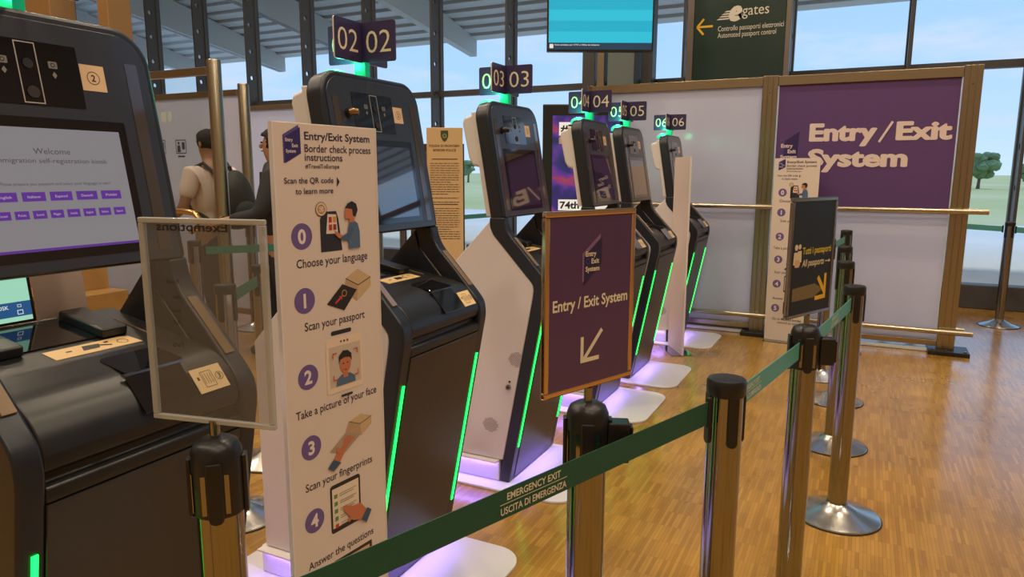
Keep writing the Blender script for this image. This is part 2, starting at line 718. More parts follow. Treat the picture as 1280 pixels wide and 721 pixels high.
# corrugated soffit: steps run along the front, sloping down and outward
n_st = 16
y_in, z_in, y_out, z_out = YF + 0.3, 6.05, 15.6, 4.53
for i in range(n_st):
    ya = y_in + (y_out - y_in) * i / n_st
    yb = y_in + (y_out - y_in) * (i + 1) / n_st
    za = z_in + (z_out - z_in) * i / n_st
    zb = z_in + (z_out - z_in) * (i + 1) / n_st
    ym = ya + (yb - ya) * 0.72
    extrude_poly(bm, [(-34, ya, za), (-34, ym, za - 0.03), (-34, yb, zb + 0.07), (-34, yb, zb + 0.3), (-34, ya, za + 0.3)], (60, 0, 0))
struct('canopy_roof', bm, CANOPY)
for i, x in enumerate([-15.0 + 3.14 * j - 3.14 * 4 for j in range(6)] + [-14.93, -11.85, -8.78]):
    bm = BM()
    yo = 15.5
    extrude_poly(bm, [(x - 0.09, YF + 0.35, 5.95), (x - 0.09, YF + 0.35, 5.1), (x - 0.09, 12.6, 4.62), (x - 0.09, yo, 4.21), (x - 0.09, yo, 4.6)], (0.18, 0, 0))
    struct('canopy_beam_%d' % (i + 1), bm, CANOPY)

# hedgerow trees across the field
TREE = mat('tree_leaves', (0.17, 0.27, 0.13), 0.9, bump=(3, 0.6))
BARK = mat('tree_bark', (0.16, 0.11, 0.07), 0.9)


def tree(x, y, h, label):
    t = thing('tree', label, 'tree', (x, y, -0.06), 0, 'trees across the field')
    bm = BM(); tube(bm, [(0, 0, 0), (0.05, 0, h * 0.3), (0, 0.03, h * 0.6)], [0.18, 0.13, 0.07], 8)
    obj('trunk', bm, BARK, t, smooth=True)
    bm = BM()
    rnd = random.Random(int(x * 31 + y))
    for k_ in range(26):
        a, rr = rnd.uniform(0, 2 * pi), rnd.uniform(0, 0.34) * h
        zc = rnd.uniform(0.35, 0.88) * h
        rad = rnd.uniform(0.1, 0.2) * h
        m = Matrix.Translation((rr * cos(a), rr * sin(a), zc)) @ Matrix.Diagonal((1, 1, rnd.uniform(.6, .9), 1))
        r_ = bmesh.ops.create_icosphere(bm, subdivisions=2, radius=rad, matrix=m)
        for v in r_['verts']:
            v.co += Vector((rnd.uniform(-1, 1), rnd.uniform(-1, 1), rnd.uniform(-1, 1))) * rad * 0.16
    obj('crown', bm, TREE, t)


for k_, (px, pz, h) in enumerate([(6.9, 82, 2.7), (9.9, 84, 3.7), (14.5, 86, 2.6), (-60, 84, 3.4), (-66, 88, 2.8), (-52, 90, 3.2), (18.5, 84, 3.2)]):
    tree(px, pz, h, ['small round tree on the field, left of the tall one at right', 'tallest tree on the field at the right window edge',
                     'low tree far off right of the tall field tree', 'tree seen beside the beige police notice', 'low tree left of the police notice tree',
                     'tree on the field seen right of the third kiosk', 'tree far off at the right end of the field'][k_])

# ================================================================= KIOSKS
TILT = 0.174
KX = -1.395


def uzs(pts, n=6):
    """Catmull-Rom smoothing of an open list of (u,z) points"""
    o = []
    P = [pts[0]] + pts + [pts[-1]]
    for i in range(1, len(P) - 2):
        p0, p1, p2, p3 = P[i - 1], P[i], P[i + 1], P[i + 2]
        for j in range(n):
            t = j / n
            o.append(tuple(0.5 * (2 * p1[k] + (p2[k] - p0[k]) * t + (2 * p0[k] - 5 * p1[k] + 4 * p2[k] - p3[k]) * t * t + (3 * p1[k] - p0[k] - 3 * p2[k] + p3[k]) * t ** 3) for k in (0, 1)))
    o.append(pts[-1])
    return o


HW = 0.262
DF = Frame((-0.03, 0, 1.24), (0, 1, 0), (-TILT, 0, 1))     # display face; t measured along the slope
TL = math.sqrt(1 + TILT * TILT)


def dz(z):
    return (z - 1.24) * TL


FRONT_EDGE = [(0, 0.004), (0.169, 0.881)] + uzs([(0.174, 0.905), (0.176, 0.935), (0.168, 0.976), (0.135, 1.017)], 4) + uzs([(0.055, 1.104), (0.004, 1.158), (-0.020, 1.198), (-0.029, 1.238)], 4)
BACK_EDGE = uzs([(-0.100, 1.238), (-0.100, 1.198), (-0.083, 1.160)], 4) + [(0.106, 0.958)] + uzs([(0.115, 0.944), (0.118, 0.922), (0.111, 0.872)], 4) + [(-0.033, 0.106), (-0.050, 0.004)]


def plate_on(fr, outline, h0, h1):
    bm = BM()
    extrude_poly(bm, [fr.p(a, b, h0) for a, b in outline], fr.N * (h1 - h0))
    return bm


def deck_z(u):
    return 1.062 - 0.18 * u


DECK = Frame((0, 0, 1.062), (0, 1, 0), (-1, 0, 0.18))      # right = +Y, up the slope = away from the user


def dk(u):
    return -u * math.sqrt(1 + 0.18 ** 2)


def make_kiosk(label):
    k = thing('passport_kiosk', label, 'kiosk', (KX, 0, 0.012), 0, 'self-service passport kiosks in a row')
    # lower body
    bm = BM()
    box(bm, -0.47, -0.052, -HW, HW, 0.0, 0.104)
    obj('plinth', bm, SHELL, k, bevel=0.006)
    bm = BM()
    prism_uz(bm, [(-0.036, 0.106), (0.108, 0.872), (0.112, 0.925), (0.09, 0.955), (-0.26, 1.0), (-0.45, 0.84), (-0.45, 0.106)], -0.205, 0.205)
    obj('cabinet_body', bm, SHELL, k, bevel=0.004)
    cheek = [(-0.034, 0.106), (0.1105, 0.872), (0.1175, 0.922), (0.1145, 0.944), (0.105, 0.958), (-0.083, 1.160), (-0.098, 1.225), (-0.27, 1.045), (-0.45, 0.86), (-0.45, 0.106)]
    for sgn in (-1, 1):
        bm = BM()
        prism_uz(bm, cheek, sgn * 0.216, sgn * 0.259)
        p = obj('side_panel', bm, SHELL, k, bevel=0.004)
        bm = BM()
        prism_uz(bm, [(-0.45 if q[0] < -0.44 else q[0] * 0.99, max(q[1], 0.86) - 0.004) for q in cheek[3:9]] + [(0.09, 0.86)], sgn * 0.2055, sgn * 0.2155)
        obj('inner_lining', bm, DARK, p)
        fr = Frame((0, -0.2592, 0), (1, 0, 0), (0, 0, 1)) if sgn < 0 else Frame((0, 0.2592, 0), (-1, 0, 0), (0, 0, 1))
        ar = Art(fr)
        dot = pm((142, 124, 130))
        for (cu, cz) in ((0.035 * -sgn, 0.60), (-0.10 * -sgn if sgn < 0 else 0.10, 0.27)):
            cu = cu if sgn < 0 else cu
            for i in range(-5, 6):
                for j in range(-5, 6):
                    if i * i + j * j <= 27:
                        a_, b_ = cu + i * 0.0075 + (j % 2) * 0.00375, cz + j * 0.0065
                        ar.poly([(a_ - .0022, b_ - .0022), (a_ + .0022, b_ - .0022), (a_ + .0022, b_ + .0022), (a_ - .0022, b_ + .0022)], dot)
                        ar.h -= ar.step
        ar.done('vent_holes', p)
        bm = BM()
        uu = -0.005
        y0 = sgn * 0.259
        tube(bm, [(uu, y0 - sgn * 0.002, 0.465), (uu, y0 + sgn * 0.006, 0.465)], 0.013, 18)
        tube(bm, [(uu, y0, 0.465), (uu, y0 + sgn * 0.0075, 0.465)], 0.006, 12, mi=1)
        tube(bm, [(uu + 0.006, y0 - sgn * 0.002, 0.492), (uu + 0.006, y0 + sgn * 0.003, 0.492)], 0.005, 10, mi=1)
        obj('lock', bm, [STEEL, BLACKPL], p, smooth=True)
    # dark frame that runs from foot over console to the neck, one each side
    for sgn in (-1, 1):
        bm = BM()
        prism_uz(bm, FRONT_EDGE + BACK_EDGE, sgn * 0.213, sgn * HW)
        f = obj('side_frame', bm, DARK, k, bevel=0.006, seg=3, smooth=True)
        bm = BM()
        # smoked light strip let into the slope of the frame
        a, b = Vector((-0.012, 0, 1.185)), Vector((0.128, 0, 1.0305))
        d = (b - a).normalized()
        nn = Vector((-d.z, 0, d.x)) * -1
        if nn.z < 0:
            nn = -nn
        a = Vector((0.012, 0, 1.150)); b = Vector((0.126, 0, 1.030))
        d = (b - a).normalized(); nn = Vector((-d.z, 0, d.x)); nn = nn if nn.z > 0 else -nn
        extrude_poly(bm, [a + Vector((0, sgn * 0.2205, 0)) - nn * 0.002, a + Vector((0, sgn * 0.2455, 0)) - nn * 0.002, b + Vector((0, sgn * 0.2455, 0)) - nn * 0.002, b + Vector((0, sgn * 0.2205, 0)) - nn * 0.002], nn * 0.0048)
        obj('light_strip', bm, STRIPOFF, f, bevel=0.001)
    # sloping metal front with two green LED lines
    bm = BM()
    sl = 0.169 / 0.877
    prism_uz(bm, [(0.004, 0.010), (0.004 + sl * 0.855, 0.865), (-0.02 + sl * 0.855, 0.865), (-0.02, 0.010)], -0.2125, 0.2125)
    fp = obj('front_panel', bm, PANELM, k, bevel=0.003)
    for sgn in (-1, 1):
        bm = BM()
        y = sgn * 0.2325
        za, zb = 0.175, 0.778
        ofs = 0.0004
        prism_uz(bm, [(sl * za - 0.004, za), (sl * za + 0.0025, za), (sl * zb + 0.0025, zb), (sl * zb - 0.004, zb)], y - 0.0055, y + 0.0055)
        obj('led_strip', bm, LEDG, k, label='glowing green light strip')
    # console between the frames
    bm = BM()
    prism_uz(bm, [(-0.25, 1.0)] + [(-0.25, deck_z(-0.25)), (0.07, deck_z(0.07))] + uzs([(0.10, 1.040), (0.135, 1.017), (0.160, 0.985), (0.172, 0.950)], 4) +
             [(0.166, 0.925), (0.150, 0.918), (0.150, 0.902), (0.168, 0.896), (0.170, 0.878), (0.165, 0.866), (0.115, 0.866), (0.118, 0.92), (0.09, 0.963)], -0.2125, 0.2125)
    con = obj('console', bm, CONSOLE, k, bevel=0.004, smooth=True)
    # document reader: dark glass bed between two raised guides
    bm = plate_on(DECK, rrect(-0.10, 0.085, dk(-0.085), dk(-0.215), 0.008), 0, 0.0035)
    rd = obj('document_reader', bm, BLACKGLASS, k, bevel=0.001)
    for ya, yb in ((-0.155, -0.095), (0.065, 0.125)):
        bm = plate_on(DECK, rrect(ya, yb, dk(-0.07), dk(-0.225), 0.006), 0, 0.024)
        obj('document_guide', bm, CONSOLE, rd, bevel=0.006, seg=3)
    for y in (-0.185, 0.16):
        bm = plate_on(DECK, [(y, dk(-0.03)), (y + 0.006, dk(-0.03)), (y + 0.006, dk(-0.17)), (y, dk(-0.17))], 0, 0.0022)
        obj('groove_line', bm, STRIPOFF, con)
    # passport picture label
    fr = DECK
    bm = plate_on(fr, [(-0.065, dk(-0.066)), (0.100, dk(-0.066)), (0.118, dk(-0.066) - 0.006), (0.122, dk(-0.018)), (-0.065, dk(-0.018))], 0.0002, 0.0012)
    lb = obj('passport_label', bm, pm((232, 196, 140)), k, label='cream label with a passport drawing')
    a = Art(fr, 0.0015)
    c0 = dk(-0.045)
    a.poly([(0.0, c0 - .012), (0.035, c0 - .012), (0.045, c0 + .008), (0.01, c0 + .012)], (40, 34, 30)).rect(-0.03, -0.018, c0 - .004, c0 + .002, (40, 34, 30))
    a.line((0.04, c0), (0.062, c0 - .012), 0.006, (40, 34, 30)).rect(0.055, 0.065, c0 + .004, c0 + .010, (40, 34, 30)).ring(0.09, c0 - 0.006, 0.010, 0.0115, (90, 70, 50))
    a.done('passport_drawing', lb)
    # fingerprint scanner
    bm = plate_on(fr, rrect(-0.012, 0.122, dk(0.118), dk(0.022), 0.018), 0, 0.0018)
    fs = obj('fingerprint_scanner', bm, BLACKGLASS, k, bevel=0.001)
    bm = BM()
    extrude_poly(bm, [(0.118, -0.02, 1.0385), (0.118, 0.105, 1.0385), (0.176, 0.105, 0.972), (0.176, -0.02, 0.972)], (0.0016, 0, 0.0018))
    obj('scanner_window', bm, mat('scanner_glass', (0.004, 0.004, 0.006), 0.04, coat=1), fs, bevel=0.001)
    bm = BM()
    prism_uz(bm, [(0.114, 1.0435), (0.120, 1.0435), (0.122, 1.0390), (0.115, 1.0380)], -0.02, 0.115)
    obj('scanner_edge', bm, STEEL, fs)
    fr2 = Frame((0.172, 0.148, 0.967), (0, 1, 0), (-0.052, 0, 0.066))
    bm = plate_on(fr2, [(-0.038, 0.004), (0.038, 0.004), (0.038, 0.062), (-0.038, 0.062)], 0.006, 0.0075)
    hl = obj('fingerprint_label', bm, pm((236, 204, 152)), k, label='cream label with a hand drawing and number')
    a = Art(fr2, 0.0078)
    ink = (84, 66, 48)
    a.rect(-0.029, -0.024, 0.034, 0.042, (40, 34, 30)).frame(-0.018, 0.010, 0.014, 0.052, 0.0012, ink)
    for q in range(4):
        a.line((-0.014 + q * 0.006, 0.022), (-0.014 + q * 0.006, 0.046), 0.0011, ink)
    a.ring(0.024, 0.033, 0.0085, 0.0098, ink).text('3', 0.024, 0.0275, 0.011, ink, align='c', bold=0.01)
    a.done('hand_drawing', hl)
    # display head
    t0, t1 = dz(1.238), dz(1.752)
    bm = plate_on(DF, rrect(-HW, HW, t0, t1, 0.085, 10, (0, 0, 1, 1)), -0.066, 0.0)
    dh = obj('display_head', bm, DARK, k, bevel=0.010, seg=3, smooth=True)
    bm = plate_on(DF, rrect(-HW + 0.018, HW - 0.018, t0 + 0.003, t1 - 0.02, 0.07, 10, (0, 0, 1, 1)), 0.0, 0.003)
    obj('bezel', bm, BEZEL, dh, bevel=0.002)
    bm = plate_on(DF, rrect(-0.175, 0.165, dz(1.264), dz(1.541), 0.004), 0.0025, 0.0045)
    gl = obj('screen_glass', bm, BLACKGLASS, dh)
    bm = plate_on(DF, rrect(-0.155, 0.147, dz(1.282), dz(1.520), 0.001), 0.0045, 0.0050)
    obj('screen', bm, SCREENOFF, dh)
    bm = plate_on(DF, rrect(-0.128, 0.086, dz(1.565), dz(1.690), 0.002), 0.0025, 0.0045)
    cp = obj('camera_panel', bm, BLACKGLASS, dh)
    a = Art(DF, 0.0048)
    a.frame(-0.036, 0.004, dz(1.568), dz(1.687), 0.0022, (176, 170, 164))
    for cx in (-0.062, 0.032):
        a.rect(cx - .009, cx + .009, dz(1.640), dz(1.654), (120, 116, 112), 0.002).circ(cx, dz(1.647), 0.0045, (20, 20, 22)).circ(cx, dz(1.647), 0.0025, (130, 126, 120))
        a.poly([(cx, dz(1.634)), (cx - .005, dz(1.627)), (cx, dz(1.620)), (cx + .005, dz(1.627))], (130, 126, 120))
    a.circ(-0.016, dz(1.645), 0.010, (22, 20, 22)).circ(-0.016, dz(1.59), 0.012, (46, 34, 30))
    a.done('camera_marks', cp)
    bm = plate_on(DF, [(0.088, dz(1.604)), (0.141, dz(1.604)), (0.141, dz(1.658)), (0.088, dz(1.658))], 0.003, 0.004)
    nl = obj('number_label', bm, pm((232, 200, 160)), dh, label='cream square label with a circled 2')
    a = Art(DF, 0.0043)
    a.ring(0.1145, dz(1.631), 0.0125, 0.014, (60, 48, 40)).text('2', 0.1145, dz(1.6245), 0.0135, (40, 30, 26), align='c', bold=0.012)
    a.done('circled_number', nl)
    bm = BM()
    p0 = DF.p(-0.155, dz(1.622), 0.0)
    tube(bm, [p0, p0 + DF.N * 0.010], 0.017, 20)
    tube(bm, [p0 + DF.N * 0.010, p0 + DF.N * 0.020 + Vector((0, 0.004, 0)), p0 + DF.N * 0.036 + Vector((0, 0.012, -0.003))], [0.0115, 0.0125, 0.010], 20, mi=1)
    obj('camera_knob', bm, [BLACKPL, mat('bronze_knob', (0.34, 0.20, 0.09), 0.25, 0.8)], dh, smooth=True)
    for sgn in (-1, 1):
        bm = plate_on(DF, rrect(sgn * 0.207 - 0.0145, sgn * 0.207 + 0.0145, dz(1.262), dz(1.672), 0.003), 0.0025, 0.0042)
        obj('side_strip', bm, STRIPOFF if False else mat('smoked_side_strip', (0.07, 0.055, 0.045), 0.10, coat=0.8), dh)
    # white casing behind the head
    bm = BM()
    prism_uz(bm, [(-0.098, 1.24), (-0.175, 1.70), (-0.20, 1.70), (-0.125, 1.24)], -0.248, 0.248)
    obj('back_plate', bm, SHELL, k, bevel=0.004)
    bm = BM()
    prism_uz(bm, [(-0.145, 1.455), (-0.183, 1.695), (-0.242, 1.676), (-0.248, 1.65), (-0.216, 1.50), (-0.196, 1.465)], -0.246, 0.246)
    obj('back_housing', bm, SHELL, k, bevel=0.012, seg=3, smooth=True)
    # status dome and number sign
    bm = BM()
    lathe(bm, [(0.05, 0), (0.05, 0.014), (0.044, 0.028), (0.030, 0.037), (0.014, 0.041), (0, 0.042)], 28, (-0.182, -0.11, 1.722))
    obj('status_light', bm, DOMEG, k, smooth=True, label='glowing green dome on top of the head')
    su, sy = -0.155, 0.0
    bm = BM()
    box(bm, su - 0.024, su + 0.024, sy - 0.012, sy + 0.012, 1.735, 1.798)
    obj('sign_pole', bm, GREENPOLE, k, bevel=0.002, label='green translucent sign pole')
    return k


def number_boards(k, digits):
    su, sy = -0.155, 0.0
    L, zb, zt = 0.139, 1.797, 1.926
    for (dx, dy) in ((1, 0), (0, -1), (-1, 0), (0, 1)):
        bm = BM()
        t = 0.0028
        a0, a1 = 0.0029, L
        ol = rrect(a0, a1, zb, zt, 0.008, 4, (0, 1, 1, 0))
        dvec = Vector((dx, dy, 0)); nvec = Vector((dy, -dx, 0))
        extrude_poly(bm, [Vector((su, sy, 0)) + dvec * a + Vector((0, 0, z)) - nvec * t for a, z in ol], nvec * 2 * t)
        b = obj('number_board', bm, [NAVYSIGN, SIGNEDGE], k)
        # pale rim on the narrow outer edges
        for p in b.data.polygons:
            if abs(p.normal.dot(nvec)) < 0.5 and p.center.dot(dvec) > 0 and (Vector((p.center.x - su, p.center.y - sy, 0)).dot(dvec) > 0.12 or abs(p.normal.z) > 0.7):
                p.material_index = 1
        for side in (1, -1):
            N = nvec * side
            T = Vector((0, 0, 1))
            S = T.cross(N)          # S x T = N
            along = S.dot(dvec)
            O = Vector((su, sy, 0)) + N * t
            fr = Frame(O, S, T)
            c = (L + 0.006) / 2 * along
            a = Art(fr, 0.0006)
            a.text(digits, c, zb + 0.030, 0.072, CREAM, width=0.100, align='c', bold=-0.004)
            a.done('number', b)


KY = [0.875, 1.975, 3.036, 4.170, 4.925, 6.135]
KLAB = ['nearest dark kiosk showing a lit welcome screen, at the left edge',
        'second kiosk from the left, under the 02 number sign',
        'kiosk under the 03 number sign with its white side in view',
        'kiosk under the 04 number sign, behind the purple sign board',
        'kiosk under the 05 number sign, second from the far end',
        'farthest kiosk, under the 06 number sign by the frosted wall']
proto = make_kiosk(KLAB[0])
kiosks = [proto]
for i in range(1, 6):
    kiosks.append(dup(proto, (KX, KY[i], 0.012), None, KLAB[i]))
proto.location = (KX, KY[0], 0.012)
for i, kk in enumerate(kiosks):
    number_boards(kk, '0%d' % (i + 1))

# only the second kiosk has the bronze-coloured knob
for i, kk in enumerate(kiosks):
    if i != 1:
        for c in kk.children:
            if c.name.startswith('display_head'):
                for q in c.children:
                    if q.name.startswith('camera_knob'):
                        q.data = q.data.copy()
                        q.data.materials[1] = BLACKPL

# the lit welcome page of the first kiosk
scr = [c for h in kiosks[0].children if h.name.startswith('display_head') for c in h.children if c.name.split('.')[0] == 'screen'][0]
scr.data = scr.data.copy()
scr.data.materials[0] = mat('lit_screen', (0.02, 0.02, 0.02), 0.15, emit=(0.50, 0.47, 0.50), es=0.40)
scr['label'] = 'lit welcome page in pale lilac'
g = mat('screen_text', (0.05, 0.05, 0.06), 0.3, emit=(0.06, 0.05, 0.08), es=0.5)
gp = mat('screen_purple', (0.05, 0.02, 0.1), 0.3, emit=(0.115, 0.03, 0.34), es=0.6)
gw = mat('screen_white', (0.3, 0.3, 0.3), 0.3, emit=(0.55, 0.5, 0.6), es=0.5)
dh0 = scr.parent
a = Art(DF, 0.0053)
a.text('Welcome', -0.004, dz(1.4695), 0.0115, g, align='c', width=0.072)
a.text('Immigration self-registration kiosk', -0.004, dz(1.4520), 0.0095, g, align='c', width=0.222)
a.done('welcome_text', dh0, 'dark welcome lines on the lit page')
a = Art(DF, 0.0053)
a.text('Please prepare you passport and select your language to start', -0.004, dz(1.4085), 0.0062, g, align='c', width=0.218)
a.done('prompt_text', dh0)
a = Art(DF, 0.0053)
a.rect(-0.155, 0.147, dz(1.282), dz(1.287), gp)
a.done('page_footer', dh0)
a = Art(DF, 0.0053)
for r_, (zz, n_, w_, h_) in enumerate(((1.378, 5, 0.044, 0.018), (1.344, 8, 0.026, 0.016))):
    for q in range(n_):
        cx = -0.004 + (q - (n_ - 1) / 2) * (0.262 / n_)
        a.rect(cx - w_ / 2, cx + w_ / 2, dz(zz), dz(zz) + h_, gp)
        a.text(['English', 'Italiano', 'Espanol', 'Deutsch', 'Polski', 'Suomi', 'Magyar', 'Svenska'][(q + 3 * r_) % 8], cx, dz(zz) + h_ * 0.36, h_ * 0.28, gw, align='c', width=w_ * 0.55)
a.done('language_buttons', dh0, 'two rows of purple language buttons')

# violet light under each kiosk: lamps under a small ledge at the foot, shining down on the floor plate
UNDERGLOW = 0.52
for i, kk in enumerate(kiosks):
    for sgn in (-1, 1):
        bm = BM()
        box(bm, -0.46, -0.055, sgn * 0.2622, sgn * 0.292, 0.098, 0.103)
        obj('light_ledge', bm, SHELL, kk)
    for (loc, sx, sy) in (((-0.25, -0.279, 0.096), 0.38, 0.022), ((-0.25, 0.279, 0.096), 0.38, 0.022), ((0.036, 0, 0.075), 0.022, 0.42)):
        d = bpy.data.lights.new('underglow_lamp', 'AREA')
        d.shape = 'RECTANGLE'; d.size = sx; d.size_y = sy
        d.energy = UNDERGLOW
        d.color = (0.30, 0.19, 1.0)
        o = bpy.data.objects.new('underglow_lamp', d)
        COL.objects.link(o)
        o.parent = kk
        o.location = loc
    d = bpy.data.lights.new('status_lamp', 'POINT')
    d.energy = 1.1
    d.color = (0.05, 1.0, 0.45)
    d.shadow_soft_size = 0.02
    o = bpy.data.objects.new('status_lamp', d)
    COL.objects.link(o)
    o.parent = kk
    o.location = (-0.205, -0.06, 1.80)

# light floor plates under the kiosks
MLAB = ['pale floor plate under the nearest kiosk', 'pale floor plate under the 02 kiosk', 'pale floor plate under the 03 kiosk',
        'pale floor plate under the 04 kiosk', 'pale floor plate under the 05 kiosk', 'pale floor plate under the 06 kiosk']
pl0 = None
for i in range(6):
    if pl0 is None:
        bm = BM()
        ol = rrect(-0.60, 0.335, -0.345, 0.285, 0.11, 8, (0, 1, 1, 0))
        extrude_poly(bm, [(a_, b_, 0) for a_, b_ in ol], (0, 0, 0.012))
        pl0 = obj('floor_plate', bm, MATM, None, bevel=0.003)
        tag(pl0, MLAB[0], 'floor plate', 'kiosk floor plates')
        pl0.location = (KX, KY[0], 0)
    else:
        dup(pl0, (KX, KY[i], 0), None, MLAB[i])

# small tablet and card at the back of the first console
zt = deck_z(-0.25) + 0.0135
t = thing('tablet_screen', 'small green-lit tablet standing at the back of the nearest console', 'tablet', (KX - 0.236, 0.785, zt))
frt = Frame((0, 0, 0), (0, 1, 0), (-0.12, 0, 1))
bm = plate_on(frt, rrect(-0.125, 0.118, 0, 0.112, 0.004), -0.008, 0)
obj('case', bm, BLACKPL, t, bevel=0.002)
bm = plate_on(frt, rrect(-0.118, 0.110, 0.006, 0.106, 0.001), 0.0002, 0.0008)
obj('display', bm, mat('green_display', (0.02, 0.03, 0.03), 0.2, emit=(0.36, 0.72, 0.52), es=0.9), t)
a = Art(frt, 0.001)
blue = mat('blue_display', (0.01, 0.02, 0.05), 0.2, emit=(0.02, 0.10, 0.26), es=0.8)
wht = mat('white_display', (0.3, 0.3, 0.3), 0.2, emit=(0.6, 0.7, 0.7), es=0.9)
a.rect(-0.118, 0.110, 0.016, 0.048, blue).text('KIOSK', 0.032, 0.034, 0.008, wht, bold=0.01)
a.frame(0.082, 0.090, 0.036, 0.042, 0.001, wht).frame(0.080, 0.092, 0.020, 0.030, 0.0015, wht)
a.done('page_text', t)
t = thing('paper_card', 'blank beige card leaning beside the green tablet', 'card', (KX - 0.238, 0.965, zt))
bm = plate_on(frt, [(-0.058, 0), (0.056, 0), (0.056, 0.118), (-0.058, 0.118)], -0.003, 0)
obj('card_sheet', bm, POSTER, t)
bm = BM(); extrude_poly(bm, [(-0.004, -0.01, 0.0), (-0.024, -0.01, 0.0), (-0.0075, -0.01, 0.05)], (0, 0.02, 0))
obj('card_prop', bm, POSTER, t)

# ================================================================= INSTRUCTION BOARDS
PW = 0.355


def emblem(art, x, y, w, h, lite=(92, 78, 150), dark=(52, 38, 104), txt=(226, 214, 214)):
    """the 'Entry Exit System' door emblem: leaf in front of a paler jamb"""
    art.poly([(x, y + 0.0 * h), (x, y + 0.72 * h), (x + 0.92 * w, y + h), (x + 0.92 * w, y + 0.26 * h)], lite)
    art.poly([(x + 0.08 * w, y), (x + 0.08 * w, y + 0.66 * h), (x + w, y + 0.94 * h), (x + w, y + 0.26 * h)], dark)
    art.text('Entry', x + 0.14 * w, y + 0.56 * h, 0.085 * h, txt, width=0.42 * w, bold=0.015)
    art.text('Exit', x + 0.50 * w, y + 0.415 * h, 0.085 * h, txt, width=0.34 * w, bold=0.015)
    art.ring(x + 0.32 * w, y + 0.455 * h, 0.035 * h, 0.05 * h, (44, 54, 130), 12)
    art.text('System', x + 0.14 * w, y + 0.275 * h, 0.085 * h, txt, width=0.56 * w, bold=0.015)


SKIN = (198, 120, 86)


